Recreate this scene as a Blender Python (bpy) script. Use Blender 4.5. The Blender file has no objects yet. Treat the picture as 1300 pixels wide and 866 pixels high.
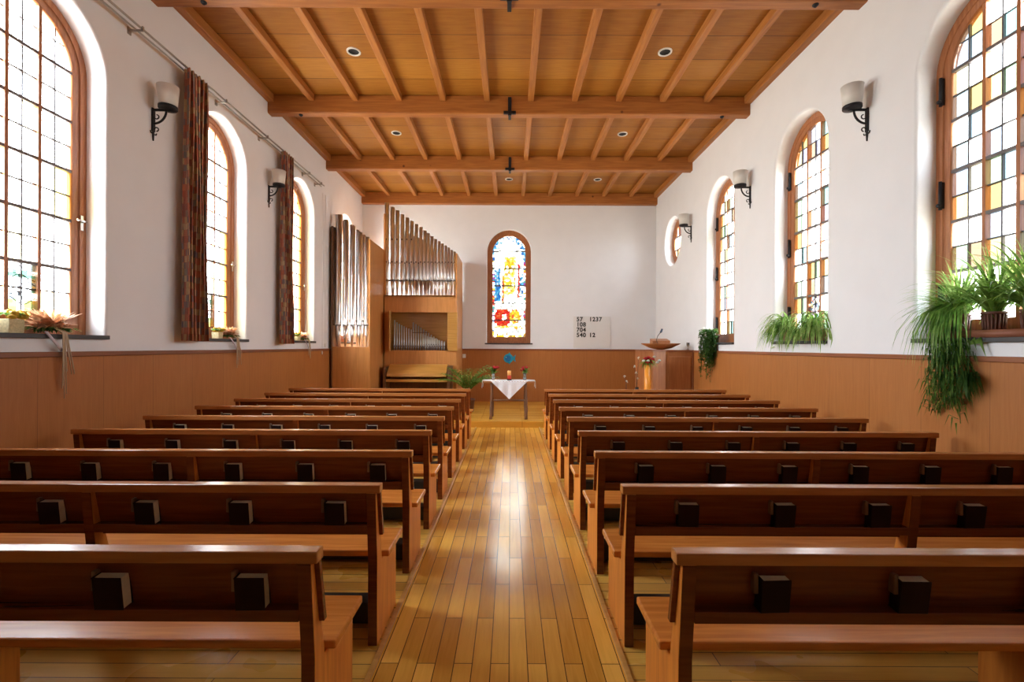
import bpy, bmesh, math, random
from mathutils import Vector, Matrix
PI = math.pi
S = bpy.context.scene
COL = S.collection
rnd = random.Random(7)

# ------------------------------------------------------------------ camera
CAM_H = 1.55
cam = bpy.data.objects.new('camera', bpy.data.cameras.new('camera'))
COL.objects.link(cam)
cam.data.sensor_width = 36.0
cam.data.lens = 600.0 / 1300.0 * 36.0
cam.data.shift_x = 2.0 / 1300.0
cam.data.shift_y = 7.0 / 1300.0
cam.data.clip_start = 0.02
cam.location = (0, 0, CAM_H)
cam.rotation_euler = (PI / 2, math.radians(-0.25), 0)
S.camera = cam

# ------------------------------------------------------------------ light
S.view_settings.view_transform = 'Standard'
S.view_settings.look = 'None'
S.view_settings.gamma = 1.0
S.view_settings.use_curve_mapping = False
S.view_settings.exposure = 2.22
SKY = 9.0
w = bpy.data.worlds.new('world')
S.world = w
w.use_nodes = True
wn = w.node_tree
wn.nodes.clear()
wo = wn.nodes.new('ShaderNodeOutputWorld')
bg = wn.nodes.new('ShaderNodeBackground')
geo = wn.nodes.new('ShaderNodeNewGeometry')
sep = wn.nodes.new('ShaderNodeSeparateXYZ')
rmp = wn.nodes.new('ShaderNodeValToRGB')
mr = wn.nodes.new('ShaderNodeMapRange')
tc = wn.nodes.new('ShaderNodeTexCoord')
wn.links.new(tc.outputs['Generated'], sep.inputs[0])
mr.inputs[1].default_value = -1
mr.inputs[2].default_value = 1
wn.links.new(sep.outputs['Z'], mr.inputs[0])
wn.links.new(mr.outputs[0], rmp.inputs[0])
el = rmp.color_ramp.elements
el[0].position = 0.35; el[0].color = (0.62, 0.60, 0.52, 1)      # bright sunlit ground below the horizon
el[1].position = 0.62; el[1].color = (0.86, 0.94, 1.0, 1)       # hazy white sky
wn.links.new(rmp.outputs[0], bg.inputs[0])
# the sky is brighter on the left side and behind, dimmer ahead on the right
dot = wn.nodes.new('ShaderNodeVectorMath'); dot.operation = 'DOT_PRODUCT'
dot.inputs[1].default_value = (-0.33, -0.33, 0.0)
wn.links.new(tc.outputs['Generated'], dot.inputs[0])
fac = wn.nodes.new('ShaderNodeMath'); fac.operation = 'MULTIPLY_ADD'
wn.links.new(dot.outputs['Value'], fac.inputs[0])
fac.inputs[1].default_value = SKY; fac.inputs[2].default_value = SKY
wn.links.new(fac.outputs[0], bg.inputs[1])
wn.links.new(bg.outputs[0], wo.inputs[0])


def portal(loc, rot, sx, sy):
    l = bpy.data.lights.new('window_portal', 'AREA')
    l.shape = 'RECTANGLE'; l.size = sx; l.size_y = sy
    l.cycles.is_portal = True
    o = bpy.data.objects.new('window_portal', l)
    o.location = loc; o.rotation_euler = rot
    COL.objects.link(o)


# ------------------------------------------------------------------ constants of the room
XL, XR = -3.85, 3.77
YN, YF = -3.5, 12.3
ZB = 5.52            # underside of the ceiling boards
ZBEAM = 5.225
PLAT_Y, PLAT_Z = 9.03, 0.12
SILL = 1.62
ZC = 4.05
WL = [3.93, 6.33, 8.71, 11.1]
WR = [3.84, 6.20, 8.55]
BEAMS = [-2.1, 0.30, 2.72, 5.13, 7.59, 9.95, 12.30]


# ------------------------------------------------------------------ materials
def nt(name):
    m = bpy.data.materials.new(name)
    m.use_nodes = True
    t = m.node_tree
    b = t.nodes['Principled BSDF']
    return m, t, b


def N(t, kind, **kw):
    n = t.nodes.new(kind)
    for k, v in kw.items():
        setattr(n, k, v)
    return n


def plain(name, col, rough=0.5, metal=0.0, spec=0.5, var=0.06, scale=8.0, trans=0.0):
    m, t, b = nt(name)
    n = N(t, 'ShaderNodeTexNoise'); n.inputs['Scale'].default_value = scale
    n.inputs['Detail'].default_value = 4
    c = N(t, 'ShaderNodeTexCoord')
    t.links.new(c.outputs['Object'], n.inputs['Vector'])
    r = N(t, 'ShaderNodeValToRGB')
    e = r.color_ramp.elements
    e[0].position = 0.3; e[1].position = 0.7
    e[0].color = tuple(max(0, x * (1 - var)) for x in col[:3]) + (1,)
    e[1].color = tuple(min(1, x * (1 + var)) for x in col[:3]) + (1,)
    t.links.new(n.outputs['Fac'], r.inputs[0])
    t.links.new(r.outputs[0], b.inputs['Base Color'])
    b.inputs['Roughness'].default_value = rough
    b.inputs['Metallic'].default_value = metal
    b.inputs['Specular IOR Level'].default_value = spec
    b.inputs['Transmission Weight'].default_value = trans
    return m


def wood(name, dark, light, axis=0, scale=3.0, rough=0.35, spec=0.5, rand=0.15, stretch=14.0, knots=False):
    """grain runs along the given axis of the object's own coordinates"""
    m, t, b = nt(name)
    c = N(t, 'ShaderNodeTexCoord')
    mp = N(t, 'ShaderNodeMapping')
    sc = [scale * stretch] * 3
    sc[axis] = scale
    mp.inputs['Scale'].default_value = sc
    oi = N(t, 'ShaderNodeObjectInfo')
    vm = N(t, 'ShaderNodeVectorMath', operation='MULTIPLY_ADD')
    t.links.new(c.outputs['Object'], vm.inputs[0])
    vm.inputs[1].default_value = (1, 1, 1)
    ml = N(t, 'ShaderNodeMath', operation='MULTIPLY'); ml.inputs[1].default_value = 37.0
    t.links.new(oi.outputs['Random'], ml.inputs[0])
    t.links.new(ml.outputs[0], vm.inputs[2])
    t.links.new(vm.outputs[0], mp.inputs[0])
    n = N(t, 'ShaderNodeTexNoise')
    n.inputs['Scale'].default_value = 1.0; n.inputs['Detail'].default_value = 5
    n.inputs['Distortion'].default_value = 0.6
    t.links.new(mp.outputs[0], n.inputs['Vector'])
    r = N(t, 'ShaderNodeValToRGB')
    e = r.color_ramp.elements
    e[0].position = 0.3; e[0].color = tuple(dark) + (1,)
    e[1].position = 0.7; e[1].color = tuple(light) + (1,)
    t.links.new(n.outputs['Fac'], r.inputs[0])
    last = r.outputs[0]
    # per-object tone
    mv = N(t, 'ShaderNodeMapRange')
    mv.inputs[3].default_value = 1 - rand; mv.inputs[4].default_value = 1 + rand
    t.links.new(oi.outputs['Random'], mv.inputs[0])
    mx = N(t, 'ShaderNodeVectorMath', operation='SCALE')
    t.links.new(last, mx.inputs[0]); t.links.new(mv.outputs[0], mx.inputs['Scale'])
    last = mx.outputs[0]
    if knots:
        v = N(t, 'ShaderNodeTexVoronoi'); v.inputs['Scale'].default_value = 2.6
        t.links.new(vm.outputs[0], v.inputs['Vector'])
        kr = N(t, 'ShaderNodeValToRGB')
        kr.color_ramp.elements[0].position = 0.035; kr.color_ramp.elements[0].color = (0.25, 0.14, 0.1, 1)
        kr.color_ramp.elements[1].position = 0.085; kr.color_ramp.elements[1].color = (1, 1, 1, 1)
        t.links.new(v.outputs['Distance'], kr.inputs[0])
        mm = N(t, 'ShaderNodeVectorMath', operation='MULTIPLY')
        t.links.new(last, mm.inputs[0]); t.links.new(kr.outputs[0], mm.inputs[1])
        last = mm.outputs[0]
    t.links.new(last, b.inputs['Base Color'])
    b.inputs['Roughness'].default_value = rough
    b.inputs['Specular IOR Level'].default_value = spec
    bp = N(t, 'ShaderNodeBump'); bp.inputs['Strength'].default_value = 0.05
    bp.inputs['Distance'].default_value = 0.003
    t.links.new(n.outputs['Fac'], bp.inputs['Height'])
    t.links.new(bp.outputs[0], b.inputs['Normal'])
    return m


def planks(name, dark, light, length, width, along='Y', gap=0.0025, rough=0.2, spec=0.5, off=0.5, gapcol=(0.08, 0.035, 0.01), grain=1.0, tone=0.16):
    """boards laid in world metres; grain follows each board"""
    m, t, b = nt(name)
    c = N(t, 'ShaderNodeTexCoord')
    mp = N(t, 'ShaderNodeMapping')
    if along == 'Y':
        mp.inputs['Rotation'].default_value = (0, 0, PI / 2)
    if along == 'X': mp.inputs['Location'].default_value = (13.37, 0, 0)
    t.links.new(c.outputs['Object'], mp.inputs[0])
    if along == 'Z':       # vertical boards on a wall: use (z, y)
        cx = N(t, 'ShaderNodeSeparateXYZ'); cb = N(t, 'ShaderNodeCombineXYZ')
        t.links.new(c.outputs['Object'], cx.inputs[0])
        ad = N(t, 'ShaderNodeMath', operation='ADD')
        t.links.new(cx.outputs['X'], ad.inputs[0]); t.links.new(cx.outputs['Y'], ad.inputs[1])
        t.links.new(cx.outputs['Z'], cb.inputs[0]); t.links.new(ad.outputs[0], cb.inputs[1])
        t.links.new(cb.outputs[0], mp.inputs[0])
    br = N(t, 'ShaderNodeTexBrick')
    br.offset = off; br.offset_frequency = 2; br.squash = 1.0
    br.inputs['Scale'].default_value = 1.0
    br.inputs['Mortar Size'].default_value = gap
    br.inputs['Mortar Smooth'].default_value = 0.2
    br.inputs['Bias'].default_value = 0.0
    br.inputs['Brick Width'].default_value = length
    br.inputs['Row Height'].default_value = width
    br.inputs['Color1'].default_value = (0, 0, 0, 1)
    br.inputs['Color2'].default_value = (1, 1, 1, 1)
    br.inputs['Mortar'].default_value = (0.5, 0.5, 0.5, 1)
    t.links.new(mp.outputs[0], br.inputs['Vector'])
    m2 = N(t, 'ShaderNodeMapping')
    m2.inputs['Scale'].default_value = (3.0, 45.0, 45.0)
    t.links.new(mp.outputs[0], m2.inputs[0])
    ad2 = N(t, 'ShaderNodeVectorMath', operation='MULTIPLY_ADD')
    ad2.inputs[1].default_value = (17, 17, 17)
    t.links.new(br.outputs['Color'], ad2.inputs[0]); t.links.new(m2.outputs[0], ad2.inputs[2])
    n = N(t, 'ShaderNodeTexNoise'); n.inputs['Scale'].default_value = 1.0
    n.inputs['Detail'].default_value = 4; n.inputs['Distortion'].default_value = 0.8
    t.links.new(ad2.outputs[0], n.inputs['Vector'])
    mixf = N(t, 'ShaderNodeMix', data_type='FLOAT')
    mixf.inputs[0].default_value = 0.45 * grain
    t.links.new(br.outputs['Color'], mixf.inputs[2]); t.links.new(n.outputs['Fac'], mixf.inputs[3])
    r = N(t, 'ShaderNodeValToRGB')
    r.color_ramp.elements[0].position = 0.2; r.color_ramp.elements[0].color = tuple(dark) + (1,)
    r.color_ramp.elements[1].position = 0.8; r.color_ramp.elements[1].color = tuple(light) + (1,)
    t.links.new(mixf.outputs[0], r.inputs[0])
    mg = N(t, 'ShaderNodeMix', data_type='RGBA')
    t.links.new(br.outputs['Fac'], mg.inputs[0])
    t.links.new(r.outputs[0], mg.inputs[6])
    mg.inputs[7].default_value = tuple(gapcol) + (1,)
    t.links.new(mg.outputs[2], b.inputs['Base Color'])
    big = N(t, 'ShaderNodeTexNoise'); big.inputs['Scale'].default_value = 2.5
    t.links.new(c.outputs['Object'], big.inputs['Vector'])
    rr = N(t, 'ShaderNodeMapRange')
    rr.inputs[3].default_value = rough * 0.75; rr.inputs[4].default_value = rough * 1.3
    t.links.new(big.outputs['Fac'], rr.inputs[0])
    t.links.new(rr.outputs[0], b.inputs['Roughness'])
    b.inputs['Specular IOR Level'].default_value = spec
    bp = N(t, 'ShaderNodeBump'); bp.inputs['Strength'].default_value = 0.12; bp.inputs['Distance'].default_value = 0.003
    iv = N(t, 'ShaderNodeMath', operation='SUBTRACT'); iv.inputs[0].default_value = 1.0
    t.links.new(br.outputs['Fac'], iv.inputs[1])
    t.links.new(iv.outputs[0], bp.inputs['Height'])
    t.links.new(bp.outputs[0], b.inputs['Normal'])
    return m


def glass_tint(name):
    """leaded window glass: the tint is stored per pane in the colour attribute"""
    m, t, b = nt(name)
    t.nodes.remove(b)
    out = [n for n in t.nodes if n.type == 'OUTPUT_MATERIAL'][0]
    a = N(t, 'ShaderNodeAttribute'); a.attribute_name = 'tint'
    tr = N(t, 'ShaderNodeBsdfTransparent')
    gl = N(t, 'ShaderNodeBsdfGlossy'); gl.inputs['Roughness'].default_value = 0.05
    mx = N(t, 'ShaderNodeMixShader'); mx.inputs[0].default_value = 0.05
    t.links.new(a.outputs['Color'], tr.inputs[0])
    t.links.new(tr.outputs[0], mx.inputs[1]); t.links.new(gl.outputs[0], mx.inputs[2])
    t.links.new(mx.outputs[0], out.inputs[0])
    return m


def leafmat(name, c1, c2, rough=0.5):
    m, t, b = nt(name)
    c = N(t, 'ShaderNodeTexCoord')
    n = N(t, 'ShaderNodeTexNoise'); n.inputs['Scale'].default_value = 14
    t.links.new(c.outputs['Object'], n.inputs['Vector'])
    r = N(t, 'ShaderNodeValToRGB')
    r.color_ramp.elements[0].position = 0.35; r.color_ramp.elements[0].color = tuple(c1) + (1,)
    r.color_ramp.elements[1].position = 0.65; r.color_ramp.elements[1].color = tuple(c2) + (1,)
    t.links.new(n.outputs['Fac'], r.inputs[0])
    t.links.new(r.outputs[0], b.inputs['Base Color'])
    b.inputs['Roughness'].default_value = rough
    out = [x for x in t.nodes if x.type == 'OUTPUT_MATERIAL'][0]
    tl = N(t, 'ShaderNodeBsdfTranslucent')
    t.links.new(r.outputs[0], tl.inputs[0])
    ms = N(t, 'ShaderNodeMixShader'); ms.inputs[0].default_value = 0.55
    t.links.new(b.outputs[0], ms.inputs[1]); t.links.new(tl.outputs[0], ms.inputs[2])
    t.links.new(ms.outputs[0], out.inputs[0])
    return m


def curtain_mat():
    m, t, b = nt('woven curtain cloth')
    c = N(t, 'ShaderNodeTexCoord')
    br = N(t, 'ShaderNodeTexBrick')
    br.offset = 0.37; br.squash = 0.6; br.squash_frequency = 3
    br.inputs['Scale'].default_value = 1.0
    br.inputs['Brick Width'].default_value = 0.055; br.inputs['Row Height'].default_value = 0.075
    br.inputs['Mortar Size'].default_value = 0.0015
    br.inputs['Color1'].default_value = (0, 0, 0, 1); br.inputs['Color2'].default_value = (1, 1, 1, 1)
    br.inputs['Mortar'].default_value = (0.1, 0.1, 0.1, 1)
    t.links.new(c.outputs['UV'], br.inputs['Vector'])
    r = N(t, 'ShaderNodeValToRGB'); r.color_ramp.interpolation = 'CONSTANT'
    cs = [(0.0, (0.42, 0.15, 0.10)), (0.2, (0.50, 0.36, 0.20)), (0.38, (0.22, 0.18, 0.19)), (0.52, (0.50, 0.22, 0.14)),
          (0.66, (0.28, 0.25, 0.21)), (0.8, (0.55, 0.42, 0.26)), (0.92, (0.32, 0.14, 0.11))]
    e = r.color_ramp.elements
    e[0].position = 0; e[0].color = cs[0][1] + (1,)
    e[1].position = cs[1][0]; e[1].color = cs[1][1] + (1,)
    for p, k in cs[2:]:
        q = e.new(p); q.color = k + (1,)
    t.links.new(br.outputs['Color'], r.inputs[0])
    t.links.new(r.outputs[0], b.inputs['Base Color'])
    b.inputs['Roughness'].default_value = 0.95
    b.inputs['Specular IOR Level'].default_value = 0.1
    return m


M = {}
M['plaster'] = plain('white plaster', (0.82, 0.825, 0.84), 0.9, spec=0.1, var=0.015, scale=3)
M['floor'] = planks('aisle parquet', (0.58, 0.26, 0.032), (0.88, 0.48, 0.085), 0.77, 0.09, 'Y', rough=0.17, spec=0.5)
M['boards'] = planks('floor boards under the pews', (0.58, 0.29, 0.045), (0.80, 0.46, 0.09), 2.4, 0.10, 'X', rough=0.28)
M['platform'] = planks('platform boards', (0.60, 0.28, 0.035), (0.82, 0.44, 0.07), 1.6, 0.09, 'X', rough=0.22)
M['wainscot'] = planks('vertical oak veneer wainscot', (0.37, 0.130, 0.032), (0.46, 0.18, 0.048), 6.0, 0.62, 'Z', gap=0.0018, rough=0.42, spec=0.35, gapcol=(0.18, 0.06, 0.02), grain=1.9)
M['rail'] = wood('wainscot rail wood', (0.22, 0.07, 0.025), (0.30, 0.10, 0.035), 1, rough=0.35)
M['ceil'] = planks('ceiling boards', (0.28, 0.098, 0.012), (0.48, 0.215, 0.032), 40.0, 0.50, 'X', gap=0.006, rough=0.5, spec=0.3, grain=1.4, gapcol=(0.10, 0.035, 0.01))
M['beam'] = wood('ceiling beam pine', (0.30, 0.095, 0.018), (0.46, 0.17, 0.035), 0, 2.0, 0.5, rand=0.05, knots=True)
M['joist'] = wood('ceiling joist pine', (0.34, 0.115, 0.022), (0.48, 0.19, 0.042), 1, 2.0, 0.5, rand=0.08)
M['pew'] = wood('shaded pew wood', (0.12, 0.021, 0.0045), (0.20, 0.044, 0.009), 0, 2.5, 0.24, spec=0.5, rand=0.08)  # same wood as the ends, with the shade on the backs darkened in
M['cap'] = wood('top rail wood with painted sheen', (0.40, 0.14, 0.035), (0.56, 0.225, 0.065), 0, 2.5, 0.22, spec=0.6, rand=0.06)  # lightened to paint in the gloss on the top rails
M['pewend'] = wood('pew end board wood', (0.56, 0.17, 0.022), (0.76, 0.28, 0.042), 2, 2.5, 0.42, spec=0.3, rand=0.08)
M['seat'] = wood('pew seat wood', (0.50, 0.155, 0.026), (0.70, 0.255, 0.048), 0, 2.5, 0.26, spec=0.5, rand=0.06)
M['peg'] = wood('pale wooden peg', (0.16, 0.08, 0.035), (0.24, 0.13, 0.06), 2, 6, 0.5)
M['winwood'] = wood('window frame wood', (0.30, 0.10, 0.035), (0.46, 0.18, 0.07), 2, 3, 0.4, rand=0.03)
M['lead'] = plain('lead came', (0.10, 0.09, 0.09), 0.6, 0.3)
M['bar'] = plain('grey steel glazing bar', (0.16, 0.14, 0.14), 0.5, 0.3)
M['slate'] = plain('dark slate sill', (0.045, 0.045, 0.05), 0.45)
M['iron'] = plain('black wrought iron', (0.018, 0.018, 0.022), 0.5, 0.4)
M['black'] = plain('black recess', (0.006, 0.006, 0.006), 0.8)
M['heater'] = plain('black heater casing', (0.012, 0.010, 0.010), 0.6)
M['chrome'] = plain('chrome', (0.75, 0.75, 0.76), 0.2, 1.0)
M['rod'] = plain('brushed steel rail', (0.42, 0.40, 0.37), 0.35, 0.9)
M['shade'] = plain('frosted glass shade', (0.74, 0.72, 0.67), 0.5, var=0.02)
M['rim'] = plain('white lamp rim', (0.75, 0.73, 0.70), 0.4)
M['pipe'] = plain('polished tin pipe', (0.80, 0.80, 0.80), 0.30, 1.0, var=0.05, scale=3)
M['swell'] = plain('dull tin of the small pipes', (0.66, 0.68, 0.64), 0.38, 0.55, var=0.03)
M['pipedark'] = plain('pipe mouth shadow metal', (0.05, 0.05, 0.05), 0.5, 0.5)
M['organ'] = wood('organ case oak', (0.50, 0.205, 0.055), (0.62, 0.275, 0.08), 2, 2.0, 0.38, rand=0.06)
M['organbox'] = wood('golden console oak', (0.46, 0.22, 0.045), (0.60, 0.31, 0.08), 0, 2.0, 0.3, rand=0.05)
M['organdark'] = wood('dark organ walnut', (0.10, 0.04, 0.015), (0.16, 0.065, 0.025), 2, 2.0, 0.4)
M['pulpit'] = wood('pulpit cherry wood', (0.30, 0.10, 0.03), (0.40, 0.15, 0.05), 2, 2.0, 0.35, rand=0.05)
M['glass'] = glass_tint('tinted leaded glass')
M['curtain'] = curtain_mat()
M['cover'] = plain('dark hymnal cover', (0.014, 0.0025, 0.0025), 0.6, spec=0.2, var=0.2)
M['pages'] = plain('hymnal page edges', (0.80, 0.70, 0.48), 0.8, var=0.06, scale=60)
M['cloth'] = plain('white lace cloth', (0.82, 0.82, 0.86), 0.9, var=0.03, scale=40)
M['bark'] = wood('rustic branch wood', (0.10, 0.045, 0.02), (0.22, 0.10, 0.05), 2, 6, 0.6)
M['tabletop'] = wood('altar table top wood', (0.30, 0.13, 0.05), (0.42, 0.2, 0.08), 0, 3, 0.35)
M['green'] = leafmat('green leaf', (0.08, 0.20, 0.03), (0.28, 0.48, 0.09))
M['lime'] = leafmat('pale spider plant leaf', (0.20, 0.38, 0.07), (0.55, 0.72, 0.26))
M['darkgreen'] = leafmat('dark trailing leaf', (0.035, 0.11, 0.02), (0.12, 0.25, 0.055))
M['dry'] = leafmat('dried peach foliage', (0.50, 0.22, 0.10), (0.75, 0.48, 0.28))
M['yellow'] = leafmat('yellow flower', (0.75, 0.45, 0.03), (0.9, 0.7, 0.12))
M['red'] = leafmat('red rose', (0.45, 0.005, 0.012), (0.75, 0.03, 0.05))
M['white'] = leafmat('white blossom', (0.7, 0.68, 0.62), (0.85, 0.84, 0.8))
M['pot'] = plain('brown ribbed pot', (0.16, 0.065, 0.045), 0.5)
M['terracotta'] = plain('terracotta window box', (0.30, 0.10, 0.05), 0.6)
M['pinkpot'] = plain('pale pink pot', (0.62, 0.50, 0.50), 0.5)
M['cream'] = plain('cream basket', (0.66, 0.55, 0.30), 0.8, var=0.2, scale=60)
M['ribbon'] = plain('pale raffia', (0.55, 0.42, 0.28), 0.8)
M['lilac'] = plain('pale lilac ribbon', (0.55, 0.48, 0.52), 0.7)
M['wax'] = plain('red candle wax', (0.55, 0.03, 0.01), 0.5)
M['waxo'] = plain('orange candle wax', (0.95, 0.45, 0.12), 0.5)
M['amber'] = plain('amber column vase', (0.85, 0.33, 0.04), 0.3, var=0.03)
M['blue'] = plain('blue paper', (0.01, 0.20, 0.52), 0.6, var=0.1)
M['bluel'] = plain('light blue paper', (0.02, 0.42, 0.62), 0.6)
M['vase'] = plain('clear vase glass', (0.8, 0.82, 0.8), 0.08, trans=0.9, var=0.01)
M['boardw'] = plain('white hymn board', (0.76, 0.75, 0.73), 0.7, var=0.01)
M['ink'] = plain('black numerals', (0.015, 0.015, 0.015), 0.6)
M['switch'] = plain('white switch', (0.75, 0.74, 0.72), 0.4)
M['cord'] = plain('white cord', (0.80, 0.79, 0.77), 0.8)
M['micm'] = plain('grey blue microphone', (0.05, 0.07, 0.11), 0.4, 0.4)
M['soil'] = plain('potting soil', (0.03, 0.02, 0.012), 0.95)


# ------------------------------------------------------------------ mesh helpers
class MB:
    def __init__(self):
        self.v = []; self.f = []; self.mi = []; self.sm = []; self.col = []; self.uv = None

    def add(self, vs, fs, mi=0, smooth=False):
        k = len(self.v)
        self.v += [tuple(p) for p in vs]
        for q in fs:
            self.f.append([k + i for i in q]); self.mi.append(mi); self.sm.append(smooth)
        return self

    def box(self, x0, x1, y0, y1, z0, z1, mi=0, mat=None):
        vs = [Vector((x, y, z)) for x in (x0, x1) for y in (y0, y1) for z in (z0, z1)]
        if mat: vs = [mat @ p for p in vs]
        return self.add(vs, [(0, 1, 3, 2), (4, 6, 7, 5), (0, 4, 5, 1), (2, 3, 7, 6), (0, 2, 6, 4), (1, 5, 7, 3)], mi)

    def prism(self, poly, a0, a1, axis=0, mi=0):
        """extrude a 2-D polygon along an axis: 0 -> poly is (y,z); 1 -> (x,z); 2 -> (x,y)"""
        def P(p, a):
            return (a, p[0], p[1]) if axis == 0 else ((p[0], a, p[1]) if axis == 1 else (p[0], p[1], a))
        n = len(poly)
        vs = [P(p, a0) for p in poly] + [P(p, a1) for p in poly]
        fs = [list(range(n)), list(range(2 * n - 1, n - 1, -1))]
        fs += [(i, n + i, n + (i + 1) % n, (i + 1) % n) for i in range(n)]
        return self.add(vs, fs, mi)

    def lathe(self, prof, c=(0, 0, 0), n=20, mi=0, axis=2, smooth=True, sx=1, sy=1, cap=True):
        vs = []; fs = []
        for r, z in prof:
            for i in range(n):
                a = 2 * PI * i / n
                u, v = r * math.cos(a) * sx, r * math.sin(a) * sy
                p = (u, v, z) if axis == 2 else ((u, z, v) if axis == 1 else (z, u, v))
                vs.append((p[0] + c[0], p[1] + c[1], p[2] + c[2]))
        for j in range(len(prof) - 1):
            for i in range(n):
                fs.append((j * n + i, j * n + (i + 1) % n, (j + 1) * n + (i + 1) % n, (j + 1) * n + i))
        self.add(vs, fs, mi, smooth)
        if cap:
            k = len(self.v) - len(vs)
            for j in (0, len(prof) - 1):
                if prof[j][0] > 1e-5:
                    self.f.append([k + j * n + i for i in range(n)]); self.mi.append(mi); self.sm.append(False)
        return self

    def tube(self, pts, r, n=8, mi=0, smooth=True):
        pts = [Vector(p) for p in pts]
        rs = r if isinstance(r, (list, tuple)) else [r] * len(pts)
        vs = []
        up = None
        for i, p in enumerate(pts):
            d = (pts[min(i + 1, len(pts) - 1)] - pts[max(i - 1, 0)])
            if d.length < 1e-9: d = Vector((0, 0, 1))
            d.normalize()
            if up is None:
                up = Vector((0, 0, 1)) if abs(d.z) < 0.9 else Vector((1, 0, 0))
            s = d.cross(up)
            if s.length < 1e-6: s = d.cross(Vector((0, 1, 0)))
            s.normalize(); up = s.cross(d).normalized()
            for k in range(n):
                a = 2 * PI * k / n
                vs.append(p + (s * math.cos(a) + up * math.sin(a)) * rs[i])
        fs = [(j * n + i, j * n + (i + 1) % n, (j + 1) * n + (i + 1) % n, (j + 1) * n + i) for j in range(len(pts) - 1) for i in range(n)]
        fs += [list(range(n)), [(len(pts) - 1) * n + i for i in range(n)]]
        return self.add(vs, fs, mi, smooth)

    def leaf(self, pts, w, mi=0, fold=0.25):
        """a tapering blade with a folded midrib along a path"""
        pts = [Vector(p) for p in pts]
        vs = []
        L = len(pts)
        for i, p in enumerate(pts):
            d = pts[min(i + 1, L - 1)] - pts[max(i - 1, 0)]
            if d.length < 1e-9: d = Vector((0, 0, 1))
            d.normalize()
            s = d.cross(Vector((0, 0, 1)))
            if s.length < 0.05: s = Vector((rnd.uniform(-1, 1), rnd.uniform(-1, 1), 0))
            s.normalize(); u = s.cross(d)
            t = i / (L - 1)
            ww = w * 0.5 * (min(1, 0.45 + 2.2 * t) * (1 - t ** 3) + 0.02)
            vs += [p - s * ww + u * ww * fold, p, p + s * ww + u * ww * fold]
        fs = []
        for i in range(L - 1):
            a = i * 3
            fs += [(a, a + 1, a + 4, a + 3), (a + 1, a + 2, a + 5, a + 4)]
        return self.add(vs, fs, mi, True)

    def ball(self, c, r, n=8, mi=0, sz=1.0):
        prof = [(r * math.sin(PI * i / (n // 2 + 1)), -r * sz * math.cos(PI * i / (n // 2 + 1))) for i in range(n // 2 + 2)]
        prof[0] = (1e-6, prof[0][1]); prof[-1] = (1e-6, prof[-1][1])
        return self.lathe(prof, c, n, mi, cap=False)

    def build(self, name, mats, parent=None, bevel=0.0, loc=None, seg=2, solid=0.0):
        me = bpy.data.meshes.new(name)
        me.from_pydata(self.v, [], self.f)
        if not isinstance(mats, (list, tuple)): mats = [mats]
        for m in mats: me.materials.append(m)
        for p, a, s in zip(me.polygons, self.mi, self.sm):
            p.material_index = a; p.use_smooth = s
        bm = bmesh.new(); bm.from_mesh(me)
        bmesh.ops.remove_doubles(bm, verts=bm.verts, dist=1e-6)
        bmesh.ops.recalc_face_normals(bm, faces=bm.faces)
        bm.to_mesh(me); bm.free()
        o = bpy.data.objects.new(name, me)
        COL.objects.link(o)
        if parent: o.parent = parent
        if loc: o.location = loc
        if bevel:
            md = o.modifiers.new('bevel', 'BEVEL'); md.width = bevel; md.segments = seg
            md.limit_method = 'ANGLE'; md.angle_limit = math.radians(40)
        if solid:
            md = o.modifiers.new('solid', 'SOLIDIFY'); md.thickness = solid; md.offset = 0
        return o


def tag(o, label=None, cat=None, group=None, kind=None):
    if label: o['label'] = label
    if cat: o['category'] = cat
    if group: o['group'] = group
    if kind: o['kind'] = kind
    return o


def thing(name, label, cat, loc=(0, 0, 0), group=None, kind=None, rotz=0):
    o = bpy.data.objects.new(name, None)
    o.empty_display_size = 0.1
    o.location = loc; o.rotation_euler = (0, 0, rotz)
    COL.objects.link(o)
    return tag(o, label, cat, group, kind)


KIDS = {}


def copy_tree(o, parent=None):
    c = o.copy(); COL.objects.link(c)
    if parent: c.parent = parent
    for ch in list(o.children):
        copy_tree(ch, c)
    return c


def plate(name, outer, holes, w0, w1, plane, mat, parent=None, rounded=0.0):
    """a slab with holes; outline (u,v); plane 'X' maps to (w,u,v), plane 'Y' to (u,w,v)"""
    cu = bpy.data.curves.new('tmp', 'CURVE'); cu.dimensions = '2D'; cu.fill_mode = 'BOTH'
    for L in [outer] + holes:
        s = cu.splines.new('POLY'); s.points.add(len(L) - 1)
        for p, q in zip(s.points, L): p.co = (q[0], q[1], 0, 1)
        s.use_cyclic_u = True
    half = abs(w1 - w0) / 2
    cu.extrude = half - rounded
    if rounded:
        cu.bevel_depth = rounded; cu.bevel_resolution = 3; cu.offset = -rounded
    o = bpy.data.objects.new('tmp', cu); COL.objects.link(o)
    dg = bpy.context.evaluated_depsgraph_get(); dg.update()
    me = bpy.data.meshes.new_from_object(o.evaluated_get(dg))
    bpy.data.objects.remove(o); bpy.data.curves.remove(cu)
    mid = (w0 + w1) / 2
    for vtx in me.vertices:
        x, y, z = vtx.co
        vtx.co = (mid + z, x, y) if plane == 'X' else (x, mid + z, y)
    bm = bmesh.new(); bm.from_mesh(me)
    bmesh.ops.remove_doubles(bm, verts=bm.verts, dist=1e-5)
    bmesh.ops.recalc_face_normals(bm, faces=bm.faces)
    bm.to_mesh(me); bm.free()
    me.name = name; me.materials.clear(); me.materials.append(mat)
    if rounded:
        for p in me.polygons: p.use_smooth = False
    ob = bpy.data.objects.new(name, me); COL.objects.link(ob)
    if parent: ob.parent = parent
    return ob


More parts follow.
